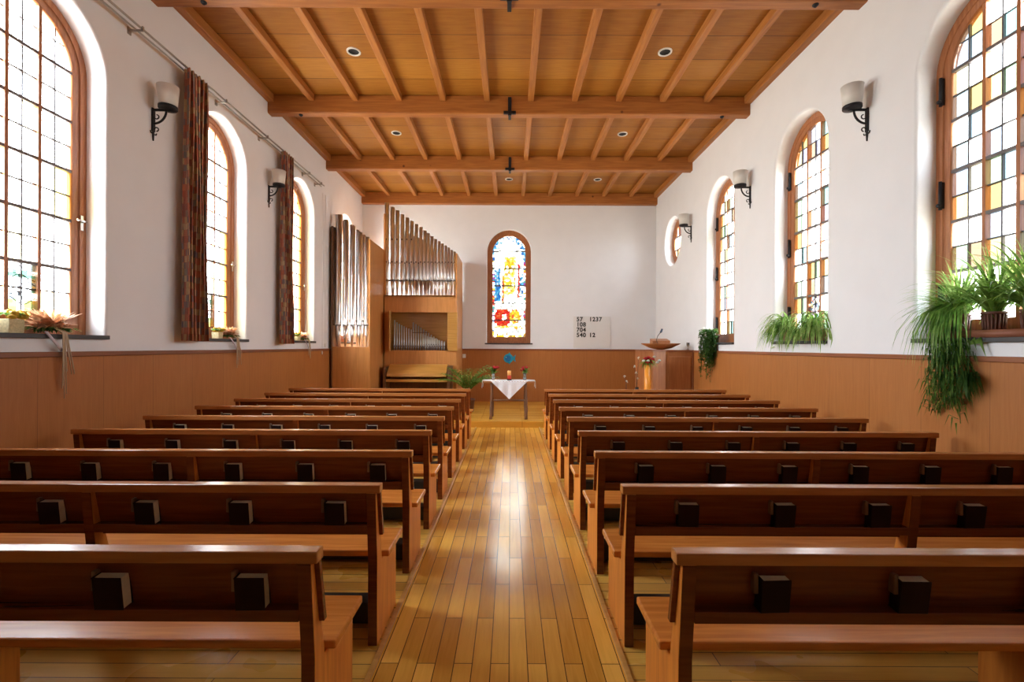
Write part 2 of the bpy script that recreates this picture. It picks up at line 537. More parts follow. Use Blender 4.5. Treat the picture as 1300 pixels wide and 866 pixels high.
def arch(c, r, z0, zc, n=28):
    return [(c - r, z0), (c + r, z0)] + [(c + r * math.cos(PI * i / n), zc + r * math.sin(PI * i / n)) for i in range(n + 1)]


def circ(c, z, r, n=40):
    return [(c + r * math.cos(2 * PI * i / n), z + r * math.sin(2 * PI * i / n)) for i in range(n)]


def rect(u0, u1, v0, v1):
    return [(u0, v0), (u1, v0), (u1, v1), (u0, v1)]


# ------------------------------------------------------------------ shell
R0 = 0.56
tag(plate('wall_left', rect(YN, YF, -0.1, 5.9), [arch(c, R0, SILL, ZC) for c in WL], XL - 0.34, XL, 'X', M['plaster'], rounded=0.03), kind='structure')
tag(plate('wall_right', rect(YN, YF, -0.1, 5.9), [arch(c, R0, SILL, ZC) for c in WR] + [circ(11.05, 4.03, R0)], XR, XR + 0.34, 'X', M['plaster'], rounded=0.03), kind='structure')
BWX = -0.045
tag(plate('wall_back', rect(XL - 0.34, XR + 0.34, -0.1, 5.9), [arch(BWX, 0.57, 1.63, ZC - 0.03)], YF, YF + 0.34, 'Y', M['plaster'], rounded=0.02), kind='structure')
tag(MB().box(XL - 0.34, XR + 0.34, YN - 0.3, YN, -0.1, 5.9).build('wall_front', M['plaster']), kind='structure')
SX0, SX1 = -0.655, 0.563
fl = MB().box(SX0, SX1, YN, PLAT_Y, -0.1, 0)
tag(fl.build('floor', M['floor']), kind='structure')
flo = bpy.data.objects['floor']
for nm, a, b_ in (('floor_boards', XL - 0.05, SX0), ('floor_boards', SX1, XR + 0.05)):
    MB().box(a, b_, YN, PLAT_Y, -0.1, 0.0).build(nm, M['boards'], flo)
for x in (SX0, SX1):
    MB().box(x - 0.014, x + 0.014, YN, PLAT_Y, 0.0, 0.012).build('edge_strip', M['organbox'], flo, bevel=0.004)
MB().box(XL - 0.05, XR + 0.05, PLAT_Y, YF + 0.05, -0.1, PLAT_Z).build('altar_platform', M['platform'], flo, bevel=0.01)

ce = tag(MB().box(XL - 0.2, XR + 0.2, YN, YF + 0.1, ZB, ZB + 0.05).build('ceiling', M['ceil']), kind='structure')
ce.location = (0, 0.02, 0)
for y in BEAMS:
    bw = 0.15
    y1 = min(y, 12.295)
    bm_ = MB().box(XL - 0.02, XR + 0.02, y1 - bw, y1, ZBEAM, ZB - 0.001).build('beam', M['beam'], ce, bevel=0.018)
    if y in (5.13, 7.59, 9.95):
        ib = MB()
        yy = y - bw
        ib.box(-0.055, 0.0, yy - 0.02, yy + 0.004, ZBEAM - 0.03, ZB - 0.04)
        ib.box(-0.125, 0.07, yy - 0.03, yy + 0.005, ZBEAM - 0.015, ZBEAM + 0.035)
        for sx in (-0.12, -0.07, 0.0, 0.05):
            ib.box(sx, sx + 0.02, yy - 0.045, yy - 0.01, ZBEAM - 0.02, ZBEAM + 0.02)
        ib.box(-0.05, -0.005, yy - 0.01, y + 0.01, ZBEAM - 0.025, ZBEAM + 0.004)
        ib.build('iron_bracket', M['iron'], bm_, bevel=0.004)
    if y in (5.13, 7.59):
        for bx_ in (-3.35, 3.35) if y == 7.59 else (-3.3, 3.25):
            MB().lathe([(0.035, 0.02), (0.03, -0.012), (0.01, -0.03)], (bx_, y - 0.09, ZBEAM), 12).build('bolt', M['iron'], bm_)
NJ = 11
JW = (XR - XL) / NJ
for bi in range(len(BEAMS) - 1):
    ya, yb = BEAMS[bi] , min(BEAMS[bi + 1], 12.295) - 0.15
    for k in range(NJ + 1):
        x = XL + JW * k
        if k in (0, NJ):
            xx = (XL - 0.01, XL + 0.10) if k == 0 else (XR - 0.10, XR + 0.01)
            MB().box(xx[0], xx[1], ya, yb, ZB - 0.13, ZB - 0.001).build('edge_joist', M['joist'], ce, bevel=0.01)
        else:
            MB().box(x - 0.045, x + 0.045, ya, yb, ZB - 0.105, ZB - 0.001).build('joist', M['joist'], ce, bevel=0.008)

# wainscot
WT = 1.49
def wains(wall, x0, x1, y0, y1, rx0, rx1, ry0, ry1):
    p = bpy.data.objects[wall]
    MB().box(x0, x1, y0, y1, 0, WT - 0.03).build('wainscot', M['wainscot'], p)
    MB().box(rx0, rx1, ry0, ry1, WT - 0.045, WT).build('wainscot_rail', M['rail'], p, bevel=0.006)
wains('wall_left', XL - 0.002, XL + 0.022, YN, YF, XL - 0.002, XL + 0.04, YN, YF)
wains('wall_right', XR - 0.022, XR + 0.002, YN, YF, XR - 0.04, XR + 0.002, YN, YF)
wains('wall_back', XL, XR, YF - 0.022, YF + 0.002, XL, XR, YF - 0.04, YF + 0.002)
wains('wall_front', XL, XR, YN - 0.002, YN + 0.022, XL, XR, YN - 0.002, YN + 0.04)

# ------------------------------------------------------------------ windows
GR = 0.43       # radius of the glass
GZ0 = 1.80
ROWS = [GZ0, 2.24, 2.69, 3.145, 3.60, ZC]


def tint_side(rr, col, row, right, wi):
    """tints of the leaded panes"""
    if right:
        pal = [(0.90, 0.92, 0.95)] * 11 + [(0.10, 0.070, 0.026), (0.12, 0.095, 0.045), (0.05, 0.085, 0.085), (0.085, 0.055, 0.034), (0.07, 0.095, 0.062), (0.072, 0.085, 0.105), (0.072, 0.066, 0.080), (0.07, 0.09, 0.10), (0.2, 0.19, 0.15)]
    else:
        pal = [(0.95, 0.96, 1.0)] * 14 + [(0.85, 0.78, 0.55), (0.75, 0.85, 0.95)]
        if (col == 5 and row in (4, 5)) or (wi == 1 and col == 5 and row < 4) or (wi == 2 and col in (0, 5)): pal = [(0.45, 0.37, 0.14)]
    t = rr.choice(pal)
    if right and col in (0, 1) and row < 4: t = rr.choice(pal[7:])
    return tuple(x * (0.9 if min(t) > 0.5 else 1.0) for x in t)


def window(n, plane, c, wall, zc, glazing, right=False, wi=0):
    """wall: position of the inner wall face; recess goes outward (sign)"""
    sgn = {'L': -1, 'R': 1, 'B': 1}[plane]
    P = 'Y' if plane == 'B' else 'X'
    rec = 0.085 if plane == 'B' else 0.185
    root = thing('window_%d' % n, None, None, kind='structure')
    w0 = wall + sgn * rec
    ro = 0.57 if plane != 'B' else 0.58
    isoc = glazing == 'round'
    z0 = SILL
    f1 = 0.495
    if isoc:
        o1, o2, o3 = circ(c, 4.03, ro), circ(c, 4.03, f1), circ(c, 4.03, GR)
    else:
        o1, o2, o3 = arch(c, ro, z0 - 0.01, zc), arch(c, f1, z0 + 0.07, zc), arch(c, GR, GZ0, zc)
    plate('frame', o1, [o2], w0, w0 + sgn * 0.09, P, M['winwood'], root)
    o2b = circ(c, 4.03, f1 + 0.001) if isoc else arch(c, f1 + 0.001, z0 + 0.069, zc)
    plate('sash', o2b, [o3], w0 + sgn * 0.012, w0 + sgn * 0.07, P, M['winwood'], root)
    wg = w0 + sgn * 0.045       # glass plane

    def B(u0, u1, v0, v1, d0, d1):
        a, b = sorted((w0 + sgn * d0, w0 + sgn * d1))
        return (a, b, u0, u1, v0, v1) if P == 'X' else (u0, u1, a, b, v0, v1)
    zlow = lambda u: (4.03 - math.sqrt(max(0, GR * GR - u * u))) if isoc else GZ0
    ztop = lambda u: (4.03 if isoc else zc) + math.sqrt(max(0, GR * GR - u * u))
    if glazing != 'art':
        for u in (-0.135, 0.135):
            MB().box(*B(c + u - 0.015, c + u + 0.015, zlow(u), ztop(u), 0.018, 0.065)).build('mullion', M['winwood'], root)
    ld = MB()
    rows = [4.03 - 0.15, 4.03 + 0.15] if isoc else ROWS[1:]
    for z in rows:
        hw = math.sqrt(max(0, GR * GR - max(0, z - zc if not isoc else z - 4.03, 4.03 - z if isoc else 0) ** 2))
        MB().box(*B(c - hw, c + hw, z - 0.014, z + 0.014, 0.02, 0.06)).build('glazing_bar', M['bar'], root)
    if glazing != 'art':
        for u in (-0.2825, 0, 0.2825):
            ld.box(*B(c + u - 0.0062, c + u + 0.0062, zlow(u), ztop(u), 0.033, 0.055))
        if not isoc:
            for a, b in zip(ROWS[:-1], ROWS[1:]):
                z = (a + b) / 2
                ld.box(*B(c - GR, c + GR, z - 0.0062, z + 0.0062, 0.034, 0.054))
            ld.box(*B(c - 0.37, c + 0.37, zc + 0.21, zc + 0.217, 0.036, 0.052))
    # glass panes
    g = MB(); cols = []
    rr = random.Random(100 + n)

    def cell(u0, u1, v0, v1, colr, k=6):
        us = [u0 + (u1 - u0) * i / k for i in range(k + 1)]
        bot = [(u, max(v0, zlow(u))) for u in us]
        top = [(u, min(v1, ztop(u))) for u in us]
        poly = bot + top[::-1]
        if max(t[1] for t in top) <= v0 + 1e-4: return
        top = [(u, max(z, v0)) for u, z in top]
        P3 = lambda q: (wg, c + q[0], q[1]) if P == 'X' else (c + q[0], wg, q[1])
        for i in range(k):
            q = [bot[i], bot[i + 1], top[i + 1], top[i]]
            if q[3][1] - q[0][1] < 1e-4 and q[2][1] - q[1][1] < 1e-4: continue
            g.add([P3(x) for x in q], [(0, 1, 2, 3)]); cols.append(colr)
    if glazing == 'art':
        art_panes(g, cols, rr, c, wg, zc, ld)
    else:
        ue = [-GR, -0.2825, -0.135, 0, 0.135, 0.2825, GR]
        if isoc: ve = [3.59, 3.88, 4.18, 4.47]
        else:
            ve = []
            for a, b in zip(ROWS[:-1], ROWS[1:]): ve += [a, (a + b) / 2]
            ve += [ZC, ZC + 0.213, ZC + 0.45]
        for j in range(len(ve) - 1):
            for i in range(6):
                if glazing == 'crest' and i in (2, 3) and j < 2: continue
                cell(ue[i], ue[i + 1], ve[j], ve[j + 1], tint_side(rr, i, j, right, wi))
        if glazing == 'crest':       # the small painted panel low in the middle light
            crest(g, cols, rr, c, wg, ld, right, wi, P)
    me = bpy.data.meshes.new('glass'); me.from_pydata(g.v, [], g.f); me.materials.append(M['glass'])
    at = me.color_attributes.new('tint', 'FLOAT_COLOR', 'CORNER')
    k = 0
    for p, cc in zip(me.polygons, cols):
        for li in p.loop_indices: at.data[li].color = tuple(cc) + (1,)
    go = bpy.data.objects.new('glass', me); COL.objects.link(go); go.parent = root
    if ld.v: ld.build('lead_lines', M['lead'], root)
    # sill, hinges, handle
    if not isoc:
        if plane == 'B': MB().box(c - 0.62, c + 0.62, YF - 0.03, YF + 0.10, SILL - 0.015, SILL + 0.02).build('sill', M['slate'], root, bevel=0.004)
        else:
            a, b = sorted((wall - sgn * 0.035, wall + sgn * 0.19))
            MB().box(a, b, c - R0 - 0.015, c + R0 + 0.015, SILL - 0.02, SILL + 0.018).build('sill', M['slate'], root, bevel=0.004)
    if plane == 'L':
        h = MB().box(w0, w0 + 0.012, c + 0.49, c + 0.52, 2.62, 2.76)
        h.tube([(w0, c + 0.505, 2.70), (w0 + 0.05, c + 0.505, 2.70), (w0 + 0.055, c + 0.47, 2.70), (w0 + 0.055, c + 0.41, 2.70)], 0.009, 8)
        h.build('handle', M['chrome'], root)
    if plane == 'R' and not isoc:
        for z in (3.9, 2.95, 2.0):
            h = MB().box(w0 - 0.012, w0 + 0.01, c + 0.485, c + 0.515, z - 0.12, z + 0.12)
            h.lathe([(0.014, -0.13), (0.014, 0.13)], (w0 - 0.014, c + 0.5, z), 10)
            h.ball((w0 - 0.03, c + 0.5, z - 0.09), 0.02)
            h.build('hinge', M['iron'], root)
    hh = (4.03, 0.9) if isoc else ((SILL + zc + GR) / 2, zc + GR - GZ0)
    if plane == 'B': portal((c, YF + 0.345, hh[0]), (-PI / 2, 0, 0), 0.95, hh[1] + 0.1)
    else:
        portal((wall + sgn * 0.345, c, hh[0]), (0, PI / 2 if sgn > 0 else -PI / 2, 0), hh[1] + 0.1, 0.95)
    return root


def art_panes(g, cols, rr, c, wg, zc, ld):
    """the stained window at the far end: mosaic of small coloured pieces"""
    nu, nv = 17, 54
    zt = zc + GR
    pts = {}
    for j in range(nv + 1):
        z = GZ0 + (zt - GZ0) * j / nv
        for i in range(nu + 1):
            u = -GR + 2 * GR * i / nu
            ju = 0 if i in (0, nu) else rr.uniform(-0.3, 0.3) * 2 * GR / nu
            jz = 0 if j in (0, nv) else rr.uniform(-0.3, 0.3) * (zt - GZ0) / nv
            uu, zz = u + ju, z + jz
            if zz > zc:
                hw = math.sqrt(max(0, GR * GR - (zz - zc) ** 2))
                uu = max(-hw, min(hw, uu))
            pts[i, j] = (uu, zz)
    BL = [(0.02, 0.12, 0.38), (0.04, 0.25, 0.50), (0.10, 0.40, 0.60), (0.5, 0.6, 0.7)]
    WH = [(0.9, 0.9, 0.92), (0.75, 0.85, 0.9), (0.9, 0.86, 0.7), (0.64, 0.62, 0.55)]
    YE = [(0.85, 0.55, 0.03), (0.9, 0.72, 0.12), (0.85, 0.8, 0.35), (0.7, 0.35, 0.03)]
    RE = [(0.60, 0.012, 0.008), (0.75, 0.03, 0.02), (0.55, 0.06, 0.01), (0.8, 0.12, 0.03)]
    MX = [(0.7, 0.05, 0.03), (0.85, 0.5, 0.05), (0.06, 0.2, 0.5), (0.05, 0.35, 0.3), (0.85, 0.8, 0.6), (0.3, 0.05, 0.3)]
    for j in range(nv):
        for i in range(nu):
            q = [pts[i, j], pts[i + 1, j], pts[i + 1, j + 1], pts[i, j + 1]]
            area = abs(sum(q[k][0] * q[(k + 1) % 4][1] - q[(k + 1) % 4][0] * q[k][1] for k in range(4))) / 2
            if area < 1e-5: continue
            u = sum(p[0] for p in q) / 4 / GR
            z = sum(p[1] for p in q) / 4
            t = (z - GZ0) / (zt - GZ0)
            edge = abs(u) if z < zc else math.hypot(u * GR, z - zc) / GR
            col = rr.choice(WH)
            if 0.42 < t < 0.8 and abs(u - 0.05) < 0.36 * (1.15 - 0.6 * abs(t - 0.55)): col = rr.choice(YE + YE[:3] + WH[2:])
            if 0.32 < t < 0.62 and abs(u + 0.34) < 0.07: col = rr.choice(YE[3:] + RE[2:])
            if 0.38 < t < 0.72 and abs(u - 0.60) < 0.06: col = rr.choice(RE)
            if 0.36 < t < 0.66 and u < -0.52: col = rr.choice(BL)
            if 0.40 < t < 0.62 and u > 0.68: col = rr.choice(BL + WH)
            if ((u + 0.40) / 0.50) ** 2 + ((t - 0.185) / 0.105) ** 2 < 1:
                col = rr.choice(RE)
                if ((u + 0.28) / 0.12) ** 2 + ((t - 0.20) / 0.03) ** 2 < 1: col = rr.choice(WH + YE)
            if ((u + 0.28) / 0.42) ** 2 + ((t - 0.30) / 0.03) ** 2 < 1: col = rr.choice(WH)
            if ((u - 0.38) / 0.36) ** 2 + ((t - 0.20) / 0.075) ** 2 < 1: col = rr.choice(YE + YE[:2] + RE[3:])
            if 0.085 < t < 0.105 and abs(u) < 0.95: col = rr.choice(YE)
            if 0.03 < t < 0.085: col = rr.choice(WH)
            if t < 0.03: col = rr.choice(YE + WH + [(0.4, 0.2, 0.05)])
            if edge > 0.86 and t > 0.03: col = rr.choice(MX + WH if t < 0.75 else BL + BL + WH)
            elif edge > 0.72 and t > 0.8: col = rr.choice(BL + WH)
            g.add([(c + p[0], wg, p[1]) for p in q], [(0, 1, 2, 3)]); cols.append(tuple(x * (0.55 if min(col) > 0.65 else 0.075) for x in col))
            if (i + j) % 2 == 0 or col in BL or col in RE:
                a, b = q[0], q[1]
                ld.prism([(c + a[0], a[1] - 0.0022), (c + b[0], b[1] - 0.0022), (c + b[0], b[1] + 0.0022), (c + a[0], a[1] + 0.0022)], wg - 0.006, wg + 0.003, 1)
                b = q[3]
                ld.prism([(c + a[0] - 0.0022, a[1]), (c + a[0] + 0.0022, a[1]), (c + b[0] + 0.0022, b[1]), (c + b[0] - 0.0022, b[1])], wg - 0.006, wg + 0.003, 1)


def crest(g, cols, rr, c, wg, ld, right, wi, P):
    u0, u1, z0, z1 = -0.12, 0.12, GZ0, 2.23
    n, m = 8, 14
    for j in range(m):
        for i in range(n):
            a, b = u0 + (u1 - u0) * i / n, u0 + (u1 - u0) * (i + 1) / n
            p, q = z0 + (z1 - z0) * j / m, z0 + (z1 - z0) * (j + 1) / m
            u, t = (i + .5) / n * 2 - 1, (j + .5) / m
            if right:
                col = rr.choice([(0.7, 0.2, 0.1), (0.5, 0.35, 0.65), (0.85, 0.65, 0.3), (0.9, 0.9, 0.9), (0.25, 0.45, 0.6), (0.45, 0.3, 0.5)]) if abs(u) > .35 or t > .7 else rr.choice([(0.9, 0.88, 0.9), (0.62, 0.5, 0.75)])
            else:
                col = (0.92, 0.95, 1.0)
                if abs(u) > .7: col = rr.choice([(0.25, 0.62, 0.42), (0.8, 0.75, 0.3), (0.5, 0.7, 0.62)])
                if t < .3 and abs(u) > .3: col = rr.choice([(0.85, 0.8, 0.2), (0.5, 0.7, 0.3)])
                if .72 < t < .86: col = rr.choice([(0.25, 0.60, 0.42), (0.85, 0.93, 0.9)])
                if .3 < t < .45: col = rr.choice([(0.55, 0.66, 0.75), (0.85, 0.93, 0.95)])
            g.add([(wg, c + a, p), (wg, c + b, p), (wg, c + b, q), (wg, c + a, q)], [(0, 1, 2, 3)])
            cols.append(tuple(x * (0.6 if min(col) > 0.8 else 0.09) for x in col))
    for k in range(6):           # flowing lead lines of the painted panel
        zb = z0 + 0.05 + k * 0.065
        pp = [(wg, c + u0 + (u1 - u0) * i / 12, zb + 0.03 * math.sin(PI * i / 12 * (2 if k % 2 else 1) + k) * (1 if k % 2 else -1)) for i in range(13)]
        ld.tube(pp, 0.0035, 5)
    pp = [(wg, c + 0.075 * math.cos(a), z0 + 0.26 + 0.075 * math.sin(a)) for a in [PI * 2 * i / 20 for i in range(21)]]
    ld.tube(pp, 0.0035, 5)
    for u in (-0.095, 0.095): ld.tube([(wg, c + u, z0), (wg, c + u, z1)], 0.003, 5)


nwin = 0
for i, c in enumerate(WL):
    nwin += 1
    window(nwin, 'L', c, XL, ZC, 'crest' if i in (0, 1) else 'plain', False, i)
for i, c in enumerate(WR):
    nwin += 1
    window(nwin, 'R', c, XR, ZC, 'crest' if i == 1 else 'plain', True, i)
window(nwin + 1, 'R', 11.05, XR, ZC, 'round', True, 9)
window(nwin + 2, 'B', BWX, YF, ZC - 0.03, 'art')

# ------------------------------------------------------------------ pews
D0, DS, NR = 1.62, 0.778, 9
PL = 3.02
LX0, RX0 = -0.66, 0.573
ORD = ['nearest', 'second', 'third', 'fourth', 'fifth', 'sixth', 'seventh', 'eighth', 'ninth']


def make_pew(s, x0):
    """s = +1: the pew runs right from the aisle, -1: left; origin on the floor at the aisle end under the back's rear edge"""
    side = 'right' if s > 0 else 'left'
    root = thing('pew', 'x', 'pew', (x0, D0, 0), group='pews %s of the aisle' % side)
    X = lambda a, b: tuple(sorted((s * a, s * b)))
    # board ends / middle support
    prof = [(0.045, 0.0), (0.042, 0.45), (0.004, 0.80), (0.034, 0.80), (0.105, 0.53), (0.125, 0.45), (0.13, 0.415), (0.44, 0.415), (0.44, 0.0)]
    for a in (0.022, 1.47, PL - 0.07):
        x_ = X(a, a + 0.048)
        MB().prism(prof, x_[0], x_[1], 0).build('end_panel' if a != 1.47 else 'middle_panel', M['pewend'], root, bevel=0.003)
        MB().prism([(0.041, 0.002), (0.038, 0.45), (0.0, 0.798), (0.004, 0.798), (0.042, 0.45), (0.045, 0.002)], x_[0] + 0.001, x_[1] - 0.001, 0).build('shaded_edge_band', M['pew'], root)  # dark edge veneer; its colour also holds the shade on the rear edge
    x_ = X(0, PL)
    MB().box(x_[0], x_[1], 0.0, 0.058, 0.80, 0.842).build('top_rail', M['cap'], root, bevel=0.004)
    x_ = X(0.004, PL - 0.004)
    MB().prism([(0.028, 0.80), (0.05, 0.80), (0.105, 0.56), (0.078, 0.56)], x_[0], x_[1], 0).build('backrest', M['pew'], root, bevel=0.003)
    bk = root.children[-1] if False else None
    for a, b in ((0.07, 1.47), (1.518, PL - 0.07)):
        x_ = X(a, b)
        MB().prism([(0.018, 0.59), (0.075, 0.59), (0.066, 0.632), (0.018, 0.632)], x_[0], x_[1], 0).build('book_ledge', M['pew'], root, bevel=0.003)
    x_ = X(-0.012, PL)
    # seat with an edge that wraps in front of the end board
    MB().box(x_[0], x_[1], 0.145, 0.47, 0.415, 0.45).build('seat', M['seat'], root, bevel=0.008)
    x_ = X(0.09, PL - 0.09)
    MB().box(x_[0], x_[1], 0.20, 0.32, 0.02, 0.135).build('heater', M['heater'], root, bevel=0.008)
    bks = SL if s < 0 else SR
    for u in bks:
        cx = s * u
        MB().box(cx - 0.070, cx - 0.054, 0.016, 0.045, 0.695, 0.765).build('book_peg', M['peg'], root, bevel=0.004)
    return root


SL = [0.235 + 0.485 * k for k in range(6)]
SR = [0.345 + 0.485 * k for k in range(6)]
SL = [u + (0.02 if abs(u - 1.49) < 0.1 else 0) for u in SL]
protoL = make_pew(-1, LX0)
protoR = make_pew(1, RX0)


def make_book(name='hymnal'):
    root = thing(name, 'x', 'book', (0, 0, 0))
    c = MB()
    # cover: spine on the left, boards front and back, origin at the bottom centre; thickness along y
    t, wd, h = 0.044, 0.102, 0.118
    c.box(-wd / 2, wd / 2, -t / 2, -t / 2 + 0.004, 0, h)
    c.box(-wd / 2, wd / 2, t / 2 - 0.004, t / 2, 0, h)
    c.box(-wd / 2, -wd / 2 + 0.005, -t / 2, t / 2, 0, h)
    c.build('cover', M['cover'], root, bevel=0.0012)
    MB().box(-wd / 2 + 0.004, wd / 2 - 0.003, -t / 2 + 0.003, t / 2 - 0.003, 0.003, h - 0.003).build('pages', M['pages'], root)
    return root


bookproto = make_book()
first = True
def where(i): return 'nearest' if i == 0 else ORD[i]
POS = ['first', 'second', 'third', 'fourth', 'fifth', 'sixth']
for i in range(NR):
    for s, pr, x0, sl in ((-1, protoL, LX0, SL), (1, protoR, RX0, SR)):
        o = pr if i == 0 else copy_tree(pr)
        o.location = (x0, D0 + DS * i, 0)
        side = 'left' if s < 0 else 'right'
        if i == 0: o['label'] = 'long polished wooden pew nearest the camera, %s of the aisle' % side
        elif i == NR - 1: o['label'] = 'frontmost polished wooden pew %s of the aisle, beside the altar platform' % side
        else: o['label'] = 'polished wooden pew %s of the aisle, %s row from the camera' % (side, ORD[i])
        if i > 6: continue
        for k, u in enumerate(sl):
            b = bookproto if first else copy_tree(bookproto)
            first = False
            b.location = (x0 + s * u + rnd.uniform(-0.006, 0.006), D0 + DS * i + 0.0325 + 0.004, 0.634)
            b.rotation_euler = (math.radians(rnd.uniform(5, 8)) , 0, math.radians(rnd.uniform(-3, 3)))
            b['label'] = 'dark hymnal, %s from the aisle, on %s %s pew from camera' % (POS[k], where(i), side)
            b['group'] = 'hymnals on the pews %s of the aisle' % side

# ------------------------------------------------------------------ ceiling lights
for i, (x, y, lab) in enumerate([(-2.13, 6.37, 'nearest the camera on the left'), (2.06, 6.35, 'nearest the camera on the right'), (-2.14, 8.80, 'in the middle bay on the left'),
                            (2.07, 8.80, 'in the middle bay on the right'), (-0.05, 11.2, 'in the farthest bay at the centre'), (2.05, 11.2, 'in the farthest bay on the right')]):
    t = thing('ceiling_light', 'round black recessed ceiling light with pale rim, ' + lab, 'ceiling light', (x, y, ZB), 'recessed ceiling lights')
    MB().lathe([(0.07, -0.004), (0.072, -0.012), (0.092, -0.012), (0.094, 0.0)], n=32, cap=False).build('rim', M['rim'], t)
    MB().lathe([(0.001, -0.003), (0.071, -0.003), (0.071, -0.008)], n=32, cap=False).build('recess', M['black'], t)


# ------------------------------------------------------------------ wall lamps
def lamp(x, y, s, lab):
    """s = direction away from the wall"""
    t = thing('wall_lamp', lab, 'wall lamp', (x, y, 4.06), 'wrought iron wall lamps', rotz=0 if s > 0 else PI)
    b = MB()
    b.box(0, 0.018, -0.02, 0.02, -0.22, 0.03)
    b.prism([(-0.012, -0.22), (0.012, -0.22), (0.004, -0.32), (-0.004, -0.32)], 0.002, 0.016, 0)
    b.build('backplate', M['iron'], t, bevel=0.003)
    a = MB()
    a.box(0.01, 0.20, -0.009, 0.009, -0.0, 0.022)
    a.tube([(0.012, 0, -0.135)] + [(0.012 + 0.135 * math.sin(q), 0, -0.0 - 0.135 * math.cos(q)) for q in [PI / 2 * i / 8 for i in range(1, 9)]], 0.011, 8)
    a.build('arm', M['iron'], t)
    c = MB()
    for zz, r, up in ((-0.06, 0.028, 1), (-0.20, 0.026, -1)):
        c.tube([(0.018 + r + r * math.cos(q) * (1 - i * .03), 0, zz + up * r * math.sin(q) * (1 - i * .03)) for i, q in enumerate([PI + PI * 1.5 * k / 10 for k in range(11)])], 0.006, 6)
    c.tube([(0.01, -0.045, -0.225), (0.012, -0.035, -0.245), (0.012, 0, -0.25), (0.012, 0.035, -0.245), (0.01, 0.045, -0.225)], 0.006, 6)
    c.build('scroll', M['iron'], t)
    MB().lathe([(0.02, 0.0), (0.085, 0.012), (0.09, 0.018), (0.09, 0.045), (0.08, 0.045), (0.02, 0.03)], (0.165, 0, 0.005), 24).build('cup', M['iron'], t)
    MB().lathe([(0.001, 0.04), (0.084, 0.04), (0.105, 0.255), (0.10, 0.255), (0.080, 0.05), (0.001, 0.05)], (0.165, 0, 0.005), 28, cap=False).build('lamp_shade', M['shade'], t)


lamp(XL, 5.07, 1, 'iron wall lamp with white shade on left wall, nearest the camera')
lamp(XL, 7.50, 1, 'iron wall lamp with white shade on left wall, beside the farther curtain')
lamp(XR, 5.0, -1, 'iron wall lamp with white shade on right wall, nearest the camera')
lamp(XR, 7.44, -1, 'iron wall lamp with white shade on right wall, second from the camera')
lamp(XR, 9.87, -1, 'iron wall lamp with white shade on right wall, beside the round window')

# ------------------------------------------------------------------ curtains and rail
rt = thing('curtain_rail', 'long double steel curtain rail along the top of the left wall', 'curtain rail', (XL, 0, 4.73))
MB().tube([(0.13, -1.0, 0), (0.13, 9.4, 0)], 0.012, 10).build('front_rail', M['rod'], rt)
MB().tube([(0.075, -1.0, -0.012), (0.075, 9.4, -0.012)], 0.010, 10).build('rear_rail', M['rod'], rt)
for y in (0.4, 2.7, 4.75, 5.62, 6.15, 7.2, 7.9, 8.7, 9.25):
    q = MB().box(0.0, 0.012, y - 0.02, y + 0.02, -0.06, 0.01).box(0.0, 0.145, y - 0.009, y + 0.009, -0.028, -0.012).box(0.135, 0.15, y - 0.009, y + 0.009, -0.028, 0.02)
    q.build('bracket', M['rod'], rt)


def curtain(y0, y1, zt, zb, lab):
    t = thing('curtain', lab, 'curtain', (XL + 0.13, (y0 + y1) / 2, zb), 'gathered curtains on the left wall')
    nw, nz = 90, 24
    vs = []; uvs = []
    yc = (y0 + y1) / 2
    for j in range(nz + 1):
        v = j / nz
        z = (zt - zb) * v
        wsc = 1.0 - 0.10 * math.sin(v * PI * 0.9) - 0.12 * v
        for i in range(nw + 1):
            u = i / nw
            ph = u * 2 * PI * 6
            amp = 0.055 * (1 - 0.25 * v)
            y = ((u - 0.5) * (y1 - y0)) * wsc + 0.016 * math.sin(ph * 2 + 1 + v)
            x = amp * math.sin(ph + 0.3 * math.sin(3 * v + u * 5)) + 0.01 * math.sin(7 * v + u * 9)
            vs.append((x, y, z)); uvs.append((u * 1.3, z))
    fs = [(j * (nw + 1) + i, j * (nw + 1) + i + 1, (j + 1) * (nw + 1) + i + 1, (j + 1) * (nw + 1) + i) for j in range(nz) for i in range(nw)]
    me = bpy.data.meshes.new('cloth'); me.from_pydata(vs, [], fs); me.materials.append(M['curtain'])
    ul = me.uv_layers.new(name='UVMap')
    for lp in me.loops: ul.data[lp.index].uv = uvs[lp.vertex_index]
    for p in me.polygons: p.use_smooth = True
    o = bpy.data.objects.new('cloth', me); COL.objects.link(o); o.parent = t
    md = o.modifiers.new('s', 'SOLIDIFY'); md.thickness = 0.004
    h = MB()
    for i in range(7):
        yy = (i / 6 - 0.5) * (y1 - y0) * 0.85
        h.tube([(0.0, yy, zt - zb - 0.01), (0.0, yy, zt - zb + 0.03)], 0.004, 6)
    h.build('hooks', M['rod'], t)


curtain(5.36, 5.80, 4.72, 1.60, 'patterned red and ochre curtain gathered beside the nearer left window')
curtain(7.66, 8.06, 4.72, 1.58, 'patterned red and ochre curtain gathered beside the farther left window')
# blind cords
t = thing('blind_cord', 'thin white pull cords hanging on the left wall beside the organ', 'cord', (XL + 0.03, 9.65, 1.45))
MB().tube([(0.0, -0.06, 0.0), (0.0, -0.06, 3.2)], 0.0025, 6).build('cord', M['cord'], t)
MB().tube([(0.0, 0.09, 0.15), (0.0, 0.09, 3.2)], 0.0025, 6).build('cord', M['cord'], t)
MB().lathe([(0.006, 0), (0.012, -0.01), (0.012, -0.07), (0.004, -0.08)], (0, -0.06, 0), 8).build('weight', M['cord'], t)
MB().lathe([(0.006, 0), (0.012, -0.01), (0.012, -0.07), (0.004, -0.08)], (0, 0.09, 0.15), 8).build('weight', M['cord'], t)

